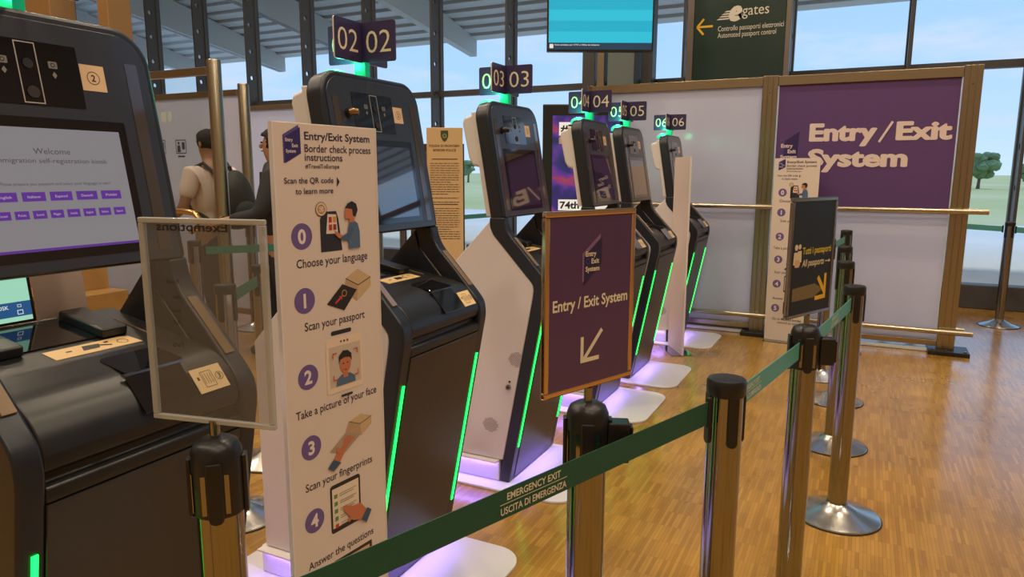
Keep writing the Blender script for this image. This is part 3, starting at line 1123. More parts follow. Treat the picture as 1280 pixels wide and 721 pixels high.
def make_board(label):
    t = thing('instruction_board', label, 'information board', (0, 0, 0))
    H = 1.57
    bm = BM(); box(bm, -PW / 2, PW / 2, -0.006, 0.006, 0.006, H)
    obj('board', bm, [POSTER], t, bevel=0.0015)
    bm = BM()
    for x in (-PW / 2, PW / 2):
        box(bm, x - 0.0015, x + 0.0015, -0.0075, 0.0075, 0.006, H)
    obj('edge_rail', bm, EDGEW, t)
    bm = BM(); box(bm, -PW / 2 + 0.005, PW / 2 - 0.005, -0.085, 0.085, 0, 0.006)
    obj('foot_plate', bm, STEEL, t, bevel=0.002)
    x0 = -PW / 2
    fr = Frame((x0, -0.006, 0), (1, 0, 0), (0, 0, 1))
    a = Art(fr)
    emblem(a, 0.030, 1.470, 0.055, 0.096)
    a.done('emblem', t)
    a = Art(fr)
    a.text('Entry/Exit System', 0.098, 1.530, 0.0195, INK, width=0.232, bold=0.012)
    a.text('Border check process', 0.097, 1.499, 0.0195, INK, width=0.236, bold=0.005)
    a.text('instructions', 0.097, 1.477, 0.0185, INK, width=0.128, bold=0.005)
    a.text('#TravelToEurope', 0.097, 1.458, 0.0105, INK, width=0.116, bold=0.006)
    a.text('Scan the QR code', 0.190, 1.420, 0.0145, INK, width=0.162, align='r', bold=0.006)
    a.text('to learn more', 0.188, 1.393, 0.0145, INK, width=0.126, align='r', bold=0.006)
    a.poly([(0.202, 1.436), (0.202, 1.410), (0.212, 1.423)], INK)
    a.done('heading', t)
    caps = [('Choose your language', 0.055, 0.253, 1.204), ('Scan your passport', 0.072, 0.218, 1.036), ('Take a picture of your face', 0.030, 0.298, 0.803),
            ('Scan your fingerprints', 0.050, 0.252, 0.594), ('Answer the questions', 0.048, 0.250, 0.366), ('Go to Manned border', 0.058, 0.24, 0.186)]
    for body, s, w, z in caps:
        a = Art(fr)
        a.text(body, s, z, 0.0225, INK, width=w, bold=0.006)
        if z < 0.2:
            a.text('control to exit', 0.10, z - 0.03, 0.0225, INK, width=0.165, bold=0.006)
        a.done('caption', t)
    for nbr, z in enumerate((1.285, 1.117, 0.911, 0.714, 0.503, 0.290)):
        a = Art(fr)
        a.circ(0.076, z, 0.034, (108, 88, 148), 32)
        a.text(str(nbr), 0.076, z - 0.018, 0.036, (235, 222, 214), align='c', bold=0.02)
        a.done('step_badge', t)
    ol = (44, 40, 44)
    # 0: a man at a kiosk, globe above it
    a = Art(fr)
    a.poly([(0.138, 1.238), (0.138, 1.325), (0.150, 1.345), (0.196, 1.345), (0.203, 1.325), (0.214, 1.238)], (42, 40, 46))
    a.poly([(0.158, 1.286), (0.165, 1.338), (0.195, 1.336), (0.200, 1.284)], (232, 214, 198))
    for i, c in enumerate(((190, 40, 40), (214, 150, 60), (180, 60, 40), (150, 40, 50))):
        px, py = 0.168 + (i % 2) * 0.015, 1.315 - (i // 2) * 0.020
        a.rect(px, px + 0.011, py, py + 0.015, c)
    a.circ(0.143, 1.352, 0.019, ol).circ(0.143, 1.352, 0.0175, (230, 196, 160)).ring(0.143, 1.352, 0.010, 0.0115, ol)
    a.line((0.133, 1.352), (0.153, 1.352), 0.0012, ol).line((0.143, 1.342), (0.143, 1.362), 0.0012, ol).circ(0.143, 1.352, 0.005, (230, 196, 160))
    a.poly([(0.236, 1.240), (0.234, 1.290), (0.240, 1.312), (0.258, 1.316), (0.272, 1.308), (0.279, 1.285), (0.279, 1.240)], (82, 108, 138))
    a.poly([(0.246, 1.305), (0.240, 1.286), (0.214, 1.277), (0.203, 1.283), (0.206, 1.266), (0.236, 1.262), (0.258, 1.290)], (70, 96, 128))
    a.poly([(0.216, 1.277), (0.200, 1.286), (0.186, 1.292), (0.188, 1.282), (0.202, 1.270)], SKIN)
    a.poly([(0.240, 1.312), (0.242, 1.322), (0.228, 1.322), (0.224, 1.330), (0.228, 1.354), (0.250, 1.360), (0.262, 1.345), (0.258, 1.312)], SKIN)
    a.poly([(0.225, 1.352), (0.236, 1.364), (0.252, 1.370), (0.268, 1.362), (0.273, 1.345), (0.264, 1.326), (0.254, 1.330), (0.252, 1.348)], (38, 30, 32))
    a.done('instruction_picture', t)
    # 1: passport on a scanner
    a = Art(fr)
    a.poly([(0.214, 1.126), (0.222, 1.158), (0.268, 1.180), (0.318, 1.152), (0.318, 1.125), (0.262, 1.090)], (206, 176, 136))
    a.poly([(0.214, 1.126), (0.222, 1.158), (0.268, 1.134), (0.262, 1.090)], (186, 156, 120))
    a.line((0.222, 1.158), (0.268, 1.134), 0.002, ol).line((0.268, 1.134), (0.318, 1.152), 0.002, ol)
    a.poly([(0.150, 1.096), (0.208, 1.144), (0.262, 1.122), (0.212, 1.070)], (38, 34, 34))
    a.circ(0.214, 1.118, 0.010, (176, 130, 70)).circ(0.214, 1.118, 0.007, (38, 34, 34))
    a.line((0.180, 1.094), (0.200, 1.108), 0.006, (200, 70, 44)).poly([(0.206, 1.112), (0.194, 1.112), (0.204, 1.100)], (200, 70, 44))
    a.done('instruction_picture', t)
    # 2: face on a tablet
    a = Art(fr)
    a.poly(rrect(0.160, 0.236, 1.006, 1.018, 0.006, 4), ol)
    a.poly(rrect(0.140, 0.276, 0.842, 0.998, 0.010, 4), (236, 212, 190)).rect(0.150, 0.268, 0.858, 0.974, (206, 188, 172))
    a.circ(0.195, 0.985, 0.003, ol).circ(0.207, 0.985, 0.003, ol).circ(0.219, 0.985, 0.003, ol)
    a.poly([(0.172, 0.860), (0.176, 0.880), (0.194, 0.890), (0.224, 0.890), (0.242, 0.878), (0.246, 0.860)], (82, 108, 138))
    a.rect(0.199, 0.217, 0.880, 0.900, SKIN).circ(0.208, 0.918, 0.021, SKIN, ry=0.026)
    a.poly([(0.184, 0.922), (0.184, 0.944), (0.200, 0.958), (0.218, 0.956), (0.232, 0.944), (0.232, 0.922), (0.227, 0.934), (0.208, 0.938), (0.189, 0.934)], (38, 30, 32))
    a.line((0.197, 0.921), (0.203, 0.921), 0.003, ol).line((0.213, 0.921), (0.219, 0.921), 0.003, ol).line((0.203, 0.902), (0.213, 0.902), 0.002, (150, 60, 50))
    for cx, cz, dx, dz_ in ((0.162, 0.955, 1, -1), (0.254, 0.955, -1, -1), (0.162, 0.880, 1, 1), (0.254, 0.880, -1, 1)):
        a.line((cx, cz), (cx + dx * 0.014, cz), 0.003, (196, 70, 48)).line((cx, cz), (cx, cz + dz_ * 0.014), 0.003, (196, 70, 48))
    a.poly(rrect(0.186, 0.230, 0.826, 0.833, 0.003, 3), ol)
    a.done('instruction_picture', t)
    # 3: hand on a fingerprint reader
    f3 = Frame((x0, -0.006, 0.204), (1, 0, 0), (0, 0, 1))
    f3.T = f3.T * 0.72
    a = Art(f3)
    a.poly([(0.200, 0.716), (0.214, 0.752), (0.262, 0.766), (0.304, 0.742), (0.304, 0.708), (0.262, 0.676)], (206, 176, 136))
    a.poly([(0.200, 0.716), (0.214, 0.752), (0.258, 0.726), (0.262, 0.676)], (186, 156, 120))
    a.line((0.214, 0.752), (0.258, 0.726), 0.002, ol).line((0.258, 0.726), (0.304, 0.742), 0.002, ol)
    a.poly([(0.138, 0.660), (0.200, 0.712), (0.258, 0.684), (0.196, 0.634)], (176, 150, 132))
    a.poly([(0.148, 0.618), (0.176, 0.606), (0.196, 0.640), (0.206, 0.660), (0.196, 0.668), (0.166, 0.652)], SKIN)
    for fx, fz in ((0.196, 0.694), (0.208, 0.698), (0.219, 0.694), (0.229, 0.684)):
        a.line((0.190, 0.652), (fx, fz), 0.0085, SKIN)
    a.line((0.170, 0.640), (0.166, 0.668), 0.009, SKIN)
    a.poly([(0.128, 0.598), (0.150, 0.578), (0.178, 0.600), (0.150, 0.624)], (60, 84, 112))
    a.done('instruction_picture', t)
    # 4: finger ticking a list
    a = Art(fr)
    a.poly(rrect(0.134, 0.250, 0.434, 0.578, 0.010, 4), ol).rect(0.141, 0.243, 0.448, 0.566, (234, 218, 196))
    for i in range(5):
        z = 0.548 - i * 0.022
        a.rect(0.148, 0.160, z - 0.012, z, (196, 60, 44) if i == 4 else (96, 140, 84))
        a.rect(0.168, 0.232, z - 0.004, z - 0.002, (150, 140, 130)).rect(0.168, 0.222, z - 0.010, z - 0.008, (150, 140, 130))
    a.poly([(0.176, 0.496), (0.184, 0.504), (0.214, 0.490), (0.246, 0.488), (0.270, 0.456), (0.246, 0.434), (0.214, 0.446)], SKIN)
    a.line((0.214, 0.462), (0.196, 0.450), 0.010, SKIN)
    a.poly([(0.246, 0.434), (0.272, 0.462), (0.290, 0.448), (0.268, 0.416)], (60, 84, 112))
    a.done('instruction_picture', t)
    # 5: the staffed desk
    a = Art(fr)
    a.rect(0.140, 0.290, 0.246, 0.350, (58, 34, 30)).rect(0.150, 0.280, 0.272, 0.340, (206, 176, 136))
    a.circ(0.215, 0.318, 0.014, SKIN).poly([(0.192, 0.276), (0.198, 0.300), (0.232, 0.300), (0.238, 0.276)], (50, 60, 92)).rect(0.140, 0.290, 0.246, 0.276, (96, 60, 44))
    a.done('instruction_picture', t)
    return t


def ang_of(S):
    return math.atan2(S[1], S[0])


bd = make_board('large instruction board nearest the camera, between the first two kiosks')
Sd = (sin(R(6.5)), cos(R(6.5)))
bd.location = (-1.303 + Sd[0] * PW / 2, 1.300 + Sd[1] * PW / 2, 0)
bd.rotation_euler = (0, 0, ang_of(Sd))
dup(bd, (-0.532, 6.405, 0), R(-7), 'far instruction board in front of the purple wall panel')
Se = (-0.53, 0.848)
dup(bd, (-1.215 + Se[0] * PW / 2, 5.50 + Se[1] * PW / 2, 0), ang_of(Se), 'board seen from its plain back, between the last two kiosks')

# ================================================================= STANCHIONS
PR = 0.0385


def make_stanchion(label, adapter=False):
    t = thing('belt_stanchion', label, 'stanchion', (0, 0, 0), 0, 'retractable belt stanchions')
    bm = BM()
    lathe(bm, [(0, 0), (0.172, 0), (0.175, 0.004), (0.172, 0.010), (0.150, 0.018), (0.090, 0.036), (0.050, 0.056), (0.042, 0.064), (0, 0.064)], 48)
    obj('base', bm, [BASESTEEL], t, smooth=True)
    bm = BM()
    lathe(bm, [(0.1755, -0.0005 + 0.001), (0.178, 0.002), (0.1775, 0.005), (0.1745, 0.006)], 48)
    obj('base_ring', bm, RUBBER, t, smooth=True)
    bm = BM()
    lathe(bm, [(PR, 0.05), (PR, 0.985), (0.0, 0.985)], 40)
    obj('post', bm, STEEL, t, smooth=True)
    if not adapter:
        bm = BM()
        lathe(bm, [(0, 0.962), (0.041, 0.962), (0.0435, 0.966), (0.0435, 0.992), (0.040, 0.999), (0.030, 1.001), (0, 1.001)], 40)
        obj('cap', bm, BLACKPL, t, smooth=True)
        z0, z1 = 0.862, 0.966
    else:
        bm = BM()
        lathe(bm, [(0.0388, 0.868), (0.0420, 0.868), (0.0430, 0.874), (0.0430, 0.960), (0.0415, 0.978), (0.036, 0.992), (0.024, 0.999), (0.012, 1.001), (0, 1.001)], 40)
        obj('cap', bm, BLACKPL, t, smooth=True)
        bm = BM()
        tube(bm, [(0, 0, 0.995), (0, 0, 1.03)], 0.0085, 16)
        obj('sign_stem', bm, STEEL, t, smooth=True)
        z0, z1 = 0.872, 0.968
    r = PR + (0.0055 if adapter else 0.0)
    for q in range(4):
        bm = BM()
        ca, sa = cos(q * pi / 2), sin(q * pi / 2)
        w = 0.0125
        ol = rrect(-w, w, z0 - 0.012, z1, 0.011, 5, (1, 1, 0, 0))
        pts = [Vector((r * 0.93 * ca - y * sa, r * 0.93 * sa + y * ca, z)) for y, z in ol]
        extrude_poly(bm, pts, Vector((ca, sa, 0)) * 0.0075)
        clip = obj('belt_clip', bm, BLACKPL, t, bevel=0.002)
        if adapter and q % 2 == 0 or adapter and q == 3:
            bm = BM()
            rr = 0.0385
            for yy in (-0.0185, 0.0185):
                c_ = Vector((rr * ca - yy * sa, rr * sa + yy * ca, 0))
                tn = Vector((-sa, ca, 0))
                extrude_poly(bm, [c_ - tn * 0.0042 + Vector((0, 0, z0 + 0.004)), c_ + tn * 0.0042 + Vector((0, 0, z0 + 0.004)), c_ + tn * 0.0042 + Vector((0, 0, z1 - 0.022)), c_ - tn * 0.0042 + Vector((0, 0, z1 - 0.022))], Vector((ca, sa, 0)) * 0.0016)
            obj('metal_slot', bm, STEEL, t)
    return t


PA = (-0.246, 1.568)
P3 = (-0.131, 2.250)
P4 = (-0.012, 3.150)
P5 = (-0.066, 4.010)
P6 = (-0.090, 4.840)
P7 = (-0.205, 5.390)
P8 = (-0.115, 6.230)
PSP = (-0.464, 1.272)
PSL = (-0.968, 0.803)
PB0 = (-1.02, -0.19)
sA = make_stanchion('open-topped stanchion in front, joined to the near green belt by its left side')
sA.location = (*PA, 0)
sA.rotation_euler = (0, 0, R(-55))
for (p, rz, lab) in ((P4, -70, 'stanchion whose whole round base shows on the floor at right'),
                     (P5, -75, 'stanchion just behind the one with the fully visible base'),
                     (P6, -70, 'third stanchion back in the line on the right'),
                     (P7, -70, 'stanchion far back, left of the line near the far board'),
                     (P8, -70, 'last stanchion of the line, before the frosted wall'),
                     (PB0, 40, 'stanchion at the near end of the long green belt'),
                     ((1.240, 8.048), -60, 'lone steel stanchion before the window right of the purple wall'),
                     ((0.55, 8.55), -60, 'stanchion hidden behind the purple wall at right'),
                     ((-2.29, 1.995), 20, 'stanchion behind the nearest kiosk, its base by the board'),
                     ((-5.02, 4.70), 20, 'pale stanchion at the feet of the person with the backpack'),
                     ((-3.93, 3.20), 20, 'stanchion behind the glass barrier post at left'),
                     ((-2.62, 2.50), 20, 'stanchion standing behind the 02 kiosk'),
                     ((-4.35, 6.15), 20, 'stanchion in front of the windows left of the police notice'),
                     ((-4.05, 7.75), 20, 'stanchion before the windows behind the 03 kiosk')):
    dup(sA, (*p, 0), R(rz), lab)
sP = make_stanchion('sign-topped stanchion under the purple arrow sign', True)
sP.location = (*PSP, 0)
sP.rotation_euler = (0, 0, R(-68))
dup(sP, (*PSL, 0), R(-48), 'sign-topped stanchion under the clear acrylic sign, nearest the camera')
bm = BM()
box(bm, -0.020, 0.020, 0.040, 0.083, 0.880, 0.962)
box(bm, -0.014, 0.014, 0.083, 0.090, 0.888, 0.954)
obj('belt_receiver', bm, BLACKPL, sP, bevel=0.004)
dup(sP, (*P3, 0), R(-72), 'sign-topped stanchion under the black passport sign')


def belt(name, p, q, label, z0=0.930, z1=0.930, h=0.052, ra=0.055, rb=0.055, sag=0.0, text=None, ink=None):
    p, q = Vector((*p, z0)), Vector((*q, z1))
    d = (q - p); L = d.length; d.normalize()
    p = p + d * ra
    q = q - d * rb
    n = Vector((d.y, -d.x, 0)).normalized()
    bm = BM()
    N = 16
    prev = None
    for i in range(N + 1):
        t_ = i / N
        c = p.lerp(q, t_) - Vector((0, 0, sag * 4 * t_ * (1 - t_)))
        ring = [bm.verts.new(c + n * 0.0008 * sx + Vector((0, 0, h / 2 * sz))) for sx, sz in ((-1, -1), (1, -1), (1, 1), (-1, 1))]
        if prev:
            for k_ in range(4):
                bm.faces.new((prev[k_], prev[(k_ + 1) % 4], ring[(k_ + 1) % 4], ring[k_]))
        else:
            bm.faces.new(ring)
        prev = ring
    bm.faces.new(prev)
    b = obj(name, bm, ink or BELT2, None)
    tag(b, label, 'barrier belt', 'green barrier belts')
    if text:
        for (t_, w_) in text:
            fr = Frame(p + (q - p) * t_ + n * 0.0008, (q - p), Vector((0, 0, 1)))
            a = Art(fr, 0.0004)
            a.text('EMERGENCY EXIT', 0, 0.005, 0.0125, BELTPRINT, width=w_ * 0.80, align='c', bold=0.012)
            a.rect(-w_ * 0.5, w_ * 0.5, -0.0005, 0.0008, BELTPRINT)
            a.text('USCITA DI EMERGENZA', 0, -0.0185, 0.0125, BELTPRINT, width=w_ * 0.98, align='c', bold=0.012)
            a.done('belt_print', b)
    # end clips
    for c, s_ in ((p, 1), (q, -1)):
        bm = BM()
        o_ = c
        box(bm, -0.007, 0.007, -0.004, 0.004, -0.034, 0.034)
        e_ = obj('end_clip', bm, BLACKPL, b, bevel=0.002)
        e_.location = o_ + d * 0.006 * s_
        e_.rotation_euler = (0, 0, math.atan2(d.y, d.x))
    return b


belt('barrier_belt', PB0, PA, 'long green belt across the front reading EMERGENCY EXIT', 0.832, 0.936, sag=0.0, text=[(0.715, 0.155)], ink=BELT)
belt('barrier_belt', PA, P3, 'teal belt from the front post up to the black sign post', 0.928, 0.932, text=[(0.22, 0.155)])
belt('barrier_belt', P3, P4, 'teal belt running from the black sign post to the post behind', 0.925, 0.932, text=[(0.55, 0.155)])
belt('barrier_belt', P5, P6, 'short belt far back between two posts on the right')
belt('barrier_belt', P7, P8, 'farthest belt of the right line, before the frosted wall')
belt('barrier_belt', (0.55, 8.55), (1.24, 8.048), 'teal belt left of the lone window stanchion')
belt('barrier_belt', (1.24, 8.048), (2.3, 6.9), 'teal belt right of the lone window stanchion')
dup(sA, (2.3, 6.9, 0), R(-60), 'stanchion outside the right edge holding the window belt')
belt('barrier_belt', (-3.93, 3.20), (-3.40, 3.90), 'upper green belt by the people, behind the clear sign', ink=mat('dark_teal_belt', (0.02, 0.16, 0.12), 0.5))
belt('barrier_belt', (-2.29, 1.995), (-2.62, 2.50), 'lower green belt behind the clear sign', ink=mat('dark_teal_belt'))
belt('barrier_belt', (-4.35, 6.15), (-4.05, 7.75), 'teal belt in front of the police notice')


# ---------------------------------------------------------------- A4 signs on the stanchions
SW, SH = 0.255, 0.350


def sign_frame(t, zb, mats, wf=0.011, depth=0.012):
    for (x0, x1, z0, z1) in ((-SW / 2, SW / 2, zb, zb + wf), (-SW / 2, SW / 2, zb + SH - wf, zb + SH), (-SW / 2, -SW / 2 + wf, zb + wf, zb + SH - wf), (SW / 2 - wf, SW / 2, zb + wf, zb + SH - wf)):
        bm = BM()
        box(bm, x0, x1, -depth / 2, depth / 2, z0, z1)
        obj('frame_bar', bm, mats, t, bevel=0.0025)


COPPER = brushed('polished_copper', (0.80, 0.56, 0.34), 0.12, 150, 0)
ZB = 1.030
t = thing('sign_holder', 'purple Entry / Exit System sign with an arrow in a shiny copper frame', 'sign', (*PSP, 0), R(68.3))
sign_frame(t, ZB, COPPER)
bm = BM(); box(bm, -SW / 2 + 0.010, SW / 2 - 0.010, -0.0035, 0.0035, ZB + 0.010, ZB + SH - 0.010)
obj('sign_panel', bm, mat('purple_sheet', (0.080, 0.034, 0.120), 0.22, coat=0.5), t)
fr = Frame((-SW / 2, -0.0035, ZB), (1, 0, 0), (0, 0, 1))
a = Art(fr)
a.poly([(0.099, 0.212), (0.099, 0.268), (0.150, 0.304), (0.150, 0.242)], (128, 100, 140))
a.poly([(0.104, 0.207), (0.104, 0.262), (0.154, 0.298), (0.154, 0.246)], (42, 26, 72))
a.text('Entry', 0.108, 0.262, 0.0095, CREAM, width=0.030, bold=0.015)
a.text('Exit', 0.124, 0.2475, 0.0095, CREAM, width=0.022, bold=0.015)
a.ring(0.1135, 0.252, 0.004, 0.0058, (60, 70, 150), 12)
a.text('System', 0.107, 0.233, 0.0095, CREAM, width=0.040, bold=0.015)
a.done('emblem', t)
a = Art(fr)
a.text('Entry / Exit System', SW / 2 + 0.001, 0.164, 0.0215, CREAM, width=0.215, align='c', bold=0.014)
a.done('lettering', t)
a = Art(fr)
a.line((0.160, 0.114), (0.108, 0.060), 0.0085, CREAM)
a.line((0.1025, 0.056), (0.1025, 0.106), 0.0085, CREAM).line((0.0985, 0.0585), (0.152, 0.0585), 0.0085, CREAM)
a.done('arrow', t)

t = thing('sign_holder', 'clear acrylic sign with mirrored print, in front of the nearest kiosk', 'sign', (*PSL, -0.006), R(11.8))
t.scale = (0.94, 1, 1)
bm = BM(); box(bm, -SW / 2 + 0.008, SW / 2 - 0.008, -0.002, 0.0, ZB + 0.008, ZB + SH - 0.008)
obj('acrylic_sheet', bm, thin_glass('smoky_film', (0.82, 0.82, 0.81), haze=0.08), t)
for (x0, x1, z0, z1) in ((-SW / 2, SW / 2, ZB, ZB + .009), (-SW / 2, SW / 2, ZB + SH - .009, ZB + SH), (-SW / 2, -SW / 2 + .011, ZB + .009, ZB + SH - .009), (SW / 2 - .011, SW / 2, ZB + .009, ZB + SH - .009)):
    bm = BM(); box(bm, x0, x1, -0.005, 0.005, z0, z1)
    obj('acrylic_edge', bm, thin_glass('acrylic_rim', (0.75, 0.76, 0.74), 0.12, 0.1, False, haze=0.5, hcol=(0.62, 0.62, 0.58)), t, bevel=0.002)
fr = Frame((0, -0.0022, ZB), (1, 0, 0), (0, 0, 1))
a = Art(fr)
a.text('Exemptions', 0.055, SH - 0.021, 0.014, (34, 32, 34), width=0.145, mirror=True, bold=0.01)
a.done('mirrored_heading', t)
a = Art(fr)
fade = pm((70, 66, 64))
for z, body in ((0.215, 'San'), (0.192, 'issu'), (0.170, 'Holy'), (0.132, 'Parti'), (0.240, 'Resid')):
    a.text(body, -0.052, z, 0.0085, fade, mirror=True)
    a.h -= a.step
a.done('mirrored_print', t)

t = thing('sign_holder', 'black board with yellow words and arrow on the stanchion at right', 'sign', (*P3, 0), R(65.5))
sign_frame(t, ZB, STEEL)
bm = BM(); box(bm, -SW / 2 + 0.010, SW / 2 - 0.010, -0.0035, 0.0035, ZB + 0.010, ZB + SH - 0.010)
obj('sign_panel', bm, mat('black_sheet', (0.012, 0.014, 0.012), 0.4, spec=0.3), t)
fr = Frame((-SW / 2, -0.0035, ZB), (1, 0, 0), (0, 0, 1))
YEL = pm((216, 200, 40)); YW = pm((226, 214, 180))
a = Art(fr)
a.text('Tutti i passaporti', 0.070, 0.186, 0.020, YEL, width=0.165, bold=0.01)
a.text('All passports', 0.070, 0.150, 0.020, YW, width=0.125, bold=0.01, slant=0.15)
a.line((0.203, 0.158), (0.230, 0.158), 0.003, YW).poly([(0.235, 0.158), (0.224, 0.164), (0.224, 0.152)], YW)
a.done('lettering', t)
a = Art(fr)
for cx, cz, s_ in ((0.034, 0.178, 1.0), (0.052, 0.184, 0.85)):
    a.circ(cx, cz + 0.030 * s_, 0.009 * s_, YW).poly([(cx - .014 * s_, cz - .020), (cx - .012 * s_, cz + .016 * s_), (cx + .012 * s_, cz + .016 * s_), (cx + .014 * s_, cz - .020)], YW)
a.poly([(0.026, 0.158), (0.030, 0.150), (0.052, 0.150), (0.058, 0.160), (0.050, 0.172), (0.030, 0.172)], (216, 180, 140))
a.done('people_pictogram', t)
a = Art(fr)
yy = pm((232, 186, 30))
a.poly([(0.026, 0.050), (0.026, 0.088), (0.150, 0.094), (0.200, 0.074), (0.150, 0.052)], (120, 104, 60))
a.line((0.168, 0.112), (0.214, 0.060), 0.014, yy).line((0.212, 0.120), (0.212, 0.050), 0.013, yy).line((0.156, 0.048), (0.218, 0.050), 0.013, yy)
a.done('arrow', t)

# ================================================================= FROSTED WALL WITH THE PURPLE PANEL
YP = 6.60
t = thing('partition_wall', 'freestanding bronze-framed wall with frosted panes and the purple Entry / Exit System panel', 'partition', (0, YP, 0))


def post(x0, x1):
    bm = BM()
    w = (x1 - x0)
    for i in range(3):
        box(bm, x0 + w * i / 3 + 0.002, x0 + w * (i + 1) / 3 - 0.002, -0.03, 0.03, 0.035, 2.27)
    box(bm, x0 + 0.004, x1 - 0.004, -0.027, 0.027, 0.035, 2.268)
    p = obj('frame_post', bm, BRASSV, t, bevel=0.003)
    bm = BM()
    box(bm, x0 - 0.06, x1 + 0.10, -0.13, 0.13, 0.0, 0.035)
    for xx in (x0 - 0.03, (x0 + x1) / 2, x1 + 0.07):
        tube(bm, [(xx, -0.10, 0.03), (xx, -0.10, 0.045)], 0.012, 10, mi=1)
    obj('floor_shoe', bm, [BLACKPL, STEEL], p, bevel=0.004)
    bm = BM()
    tube(bm, [((x0 + x1) / 2, -0.029, 2.13), ((x0 + x1) / 2, -0.034, 2.13)], 0.008, 12)
    obj('bolt', bm, STEEL, p)


post(-0.865, -0.738)
post(0.605, 0.735)
post(-2.47, -2.43)
for x0, x1 in ((-2.43, -0.865), (-0.738, 0.605)):
    bm = BM(); box(bm, x0, x1, -0.028, 0.028, 2.185, 2.262)
    obj('top_rail', bm, BRASS, t, bevel=0.003)
    bm = BM(); box(bm, x0, x1, -0.028, 0.028, 0.055, 0.10)
    obj('bottom_rail', bm, BRASS, t, bevel=0.003)
    bm = BM(); box(bm, x0, x1, -0.02, 0.02, 0.004, 0.03)
    obj('light_channel', bm, mat('channel_white', (0.75, 0.78, 0.80), 0.3), t)
bm = BM(); box(bm, -2.43, -0.87, -0.006, 0.006, 0.10, 2.185)
obj('frosted_pane', bm, FROST, t)
bm = BM(); box(bm, -0.733, 0.60, -0.006, 0.006, 0.10, 1.13)
obj('frosted_pane', bm, FROST, t)
bm = BM(); box(bm, -0.733, 0.60, -0.010, 0.006, 1.13, 2.185)
pp = obj('purple_panel', bm, PURPLE, t)
bm = BM()
for x in (-0.735, 0.597):
    box(bm, x, x + 0.006, -0.012, -0.002, 0.10, 2.185)
obj('glazing_bead', bm, mat('bead_light', (0.7, 0.72, 0.78), 0.3), t)
fr = Frame((0, -0.010, 0), (1, 0, 0), (0, 0, 1))
a = Art(fr, 0.001)
WP = pm((222, 205, 200))
for body, x, z, w in (('Entry', -0.462, 1.720, 0.500), ('Exit', 0.186, 1.720, 0.378), ('System', -0.462, 1.508, 0.735)):
    for dx_, dz_ in ((0, 0), (0.007, 0), (-0.007, 0), (0, 0.004), (0, -0.004)):
        a.text(body, x + dx_, z + dz_, 0.136, WP, width=w, bold=0.014)
a.line((0.062, 1.700), (0.150, 1.862), 0.018, WP)
a.done('lettering', pp)
a = Art(fr, 0.001)
a.poly([(-0.668, 1.535), (-0.660, 1.72), (-0.545, 1.80), (-0.555, 1.565)], (48, 30, 90))
a.text('Entry', -0.688, 1.665, 0.030, WP, width=0.095, bold=0.02)
a.text('Exit', -0.632, 1.618, 0.030, WP, width=0.066, bold=0.02)
a.ring(-0.662, 1.632, 0.014, 0.02, (60, 60, 130), 14)
a.text('System', -0.690, 1.572, 0.030, WP, width=0.132, bold=0.02)
a.done('emblem', pp)
for z, y, x1 in ((1.155, -0.075, 0.86), (0.185, -0.075, 0.845), (1.155, 0.075, 0.80), (0.185, 0.075, 0.80)):
    bm = BM()
    tube(bm, [(-2.43, y, z), (x1, y, z)], 0.021, 16)
    hr = obj('handrail', bm, BRASS, t, smooth=True)
    for x in (-2.42, -1.6, -0.80, 0.67):
        bm = BM()
        yy = 0.03 * (1 if y > 0 else -1)
        tube(bm, [(x, yy * 0.9, z), (x, y, z)], 0.010, 10)
        obj('rail_bracket', bm, STEEL, hr, smooth=True)

# ================================================================= GREEN e-GATES SIGN BEHIND THE WALL
t = thing('gate_sign', 'tall dark green sign with a yellow arrow behind the frosted wall', 'sign', (0, 8.0, 0))
bm = BM(); box(bm, -1.79, -0.86, -0.04, 0.04, 0.03, 4.2)
obj('sign_panel', bm, mat('dark_green', (0.010, 0.030, 0.024), 0.4), t, bevel=0.005)
for x0, x1 in ((-1.86, -1.79), (-0.86, -0.81)):
    bm = BM(); box(bm, x0, x1, -0.05, 0.05, 0.0, 4.2)
    obj('side_post', bm, mat('grey_post', (0.20, 0.17, 0.15), 0.4, 0.5), t, bevel=0.005)
fr = Frame((0, -0.04, 0), (1, 0, 0), (0, 0, 1))
WG = pm((214, 208, 196))
a = Art(fr, 0.001)
a.text('e', -1.44, 3.035, 0.175, WG, width=0.135, bold=0.05, slant=0.2)
for q in range(4):
    a.poly([(-1.555 + q * .025, 3.04 + q * 0.024), (-1.43 + q * .012, 3.04 + q * 0.024), (-1.425 + q * .012, 3.053 + q * 0.024), (-1.53 + q * .025, 3.053 + q * 0.024)], WG)
a.text('gates', -1.295, 3.065, 0.105, WG, width=0.265)
a.done('logo_lettering', t)
a = Art(fr, 0.001)
a.text('Controllo passaporti elettronici', -1.535, 2.925, 0.052, WG, width=0.655)
a.text('Automated passport control', -1.535, 2.858, 0.052, WG, width=0.585)
a.done('lettering', t)
a = Art(fr, 0.001)
ya_ = pm((214, 170, 40))
a.line((-1.74, 2.985), (-1.59, 2.985), 0.022, ya_).line((-1.755, 2.985), (-1.685, 3.065), 0.022, ya_).line((-1.755, 2.985), (-1.685, 2.905), 0.022, ya_)
a.done('arrow', t)

# ================================================================= HANGING SCREEN
t = thing('hanging_display', 'large turquoise display hung from the ceiling above the kiosks', 'display', (-2.226, 6.22, 0), R(26.6))
bm = BM(); box(bm, -0.475, 0.475, 0.0, 0.07, 2.515, 3.95)
obj('housing', bm, BLACKPL, t, bevel=0.006)


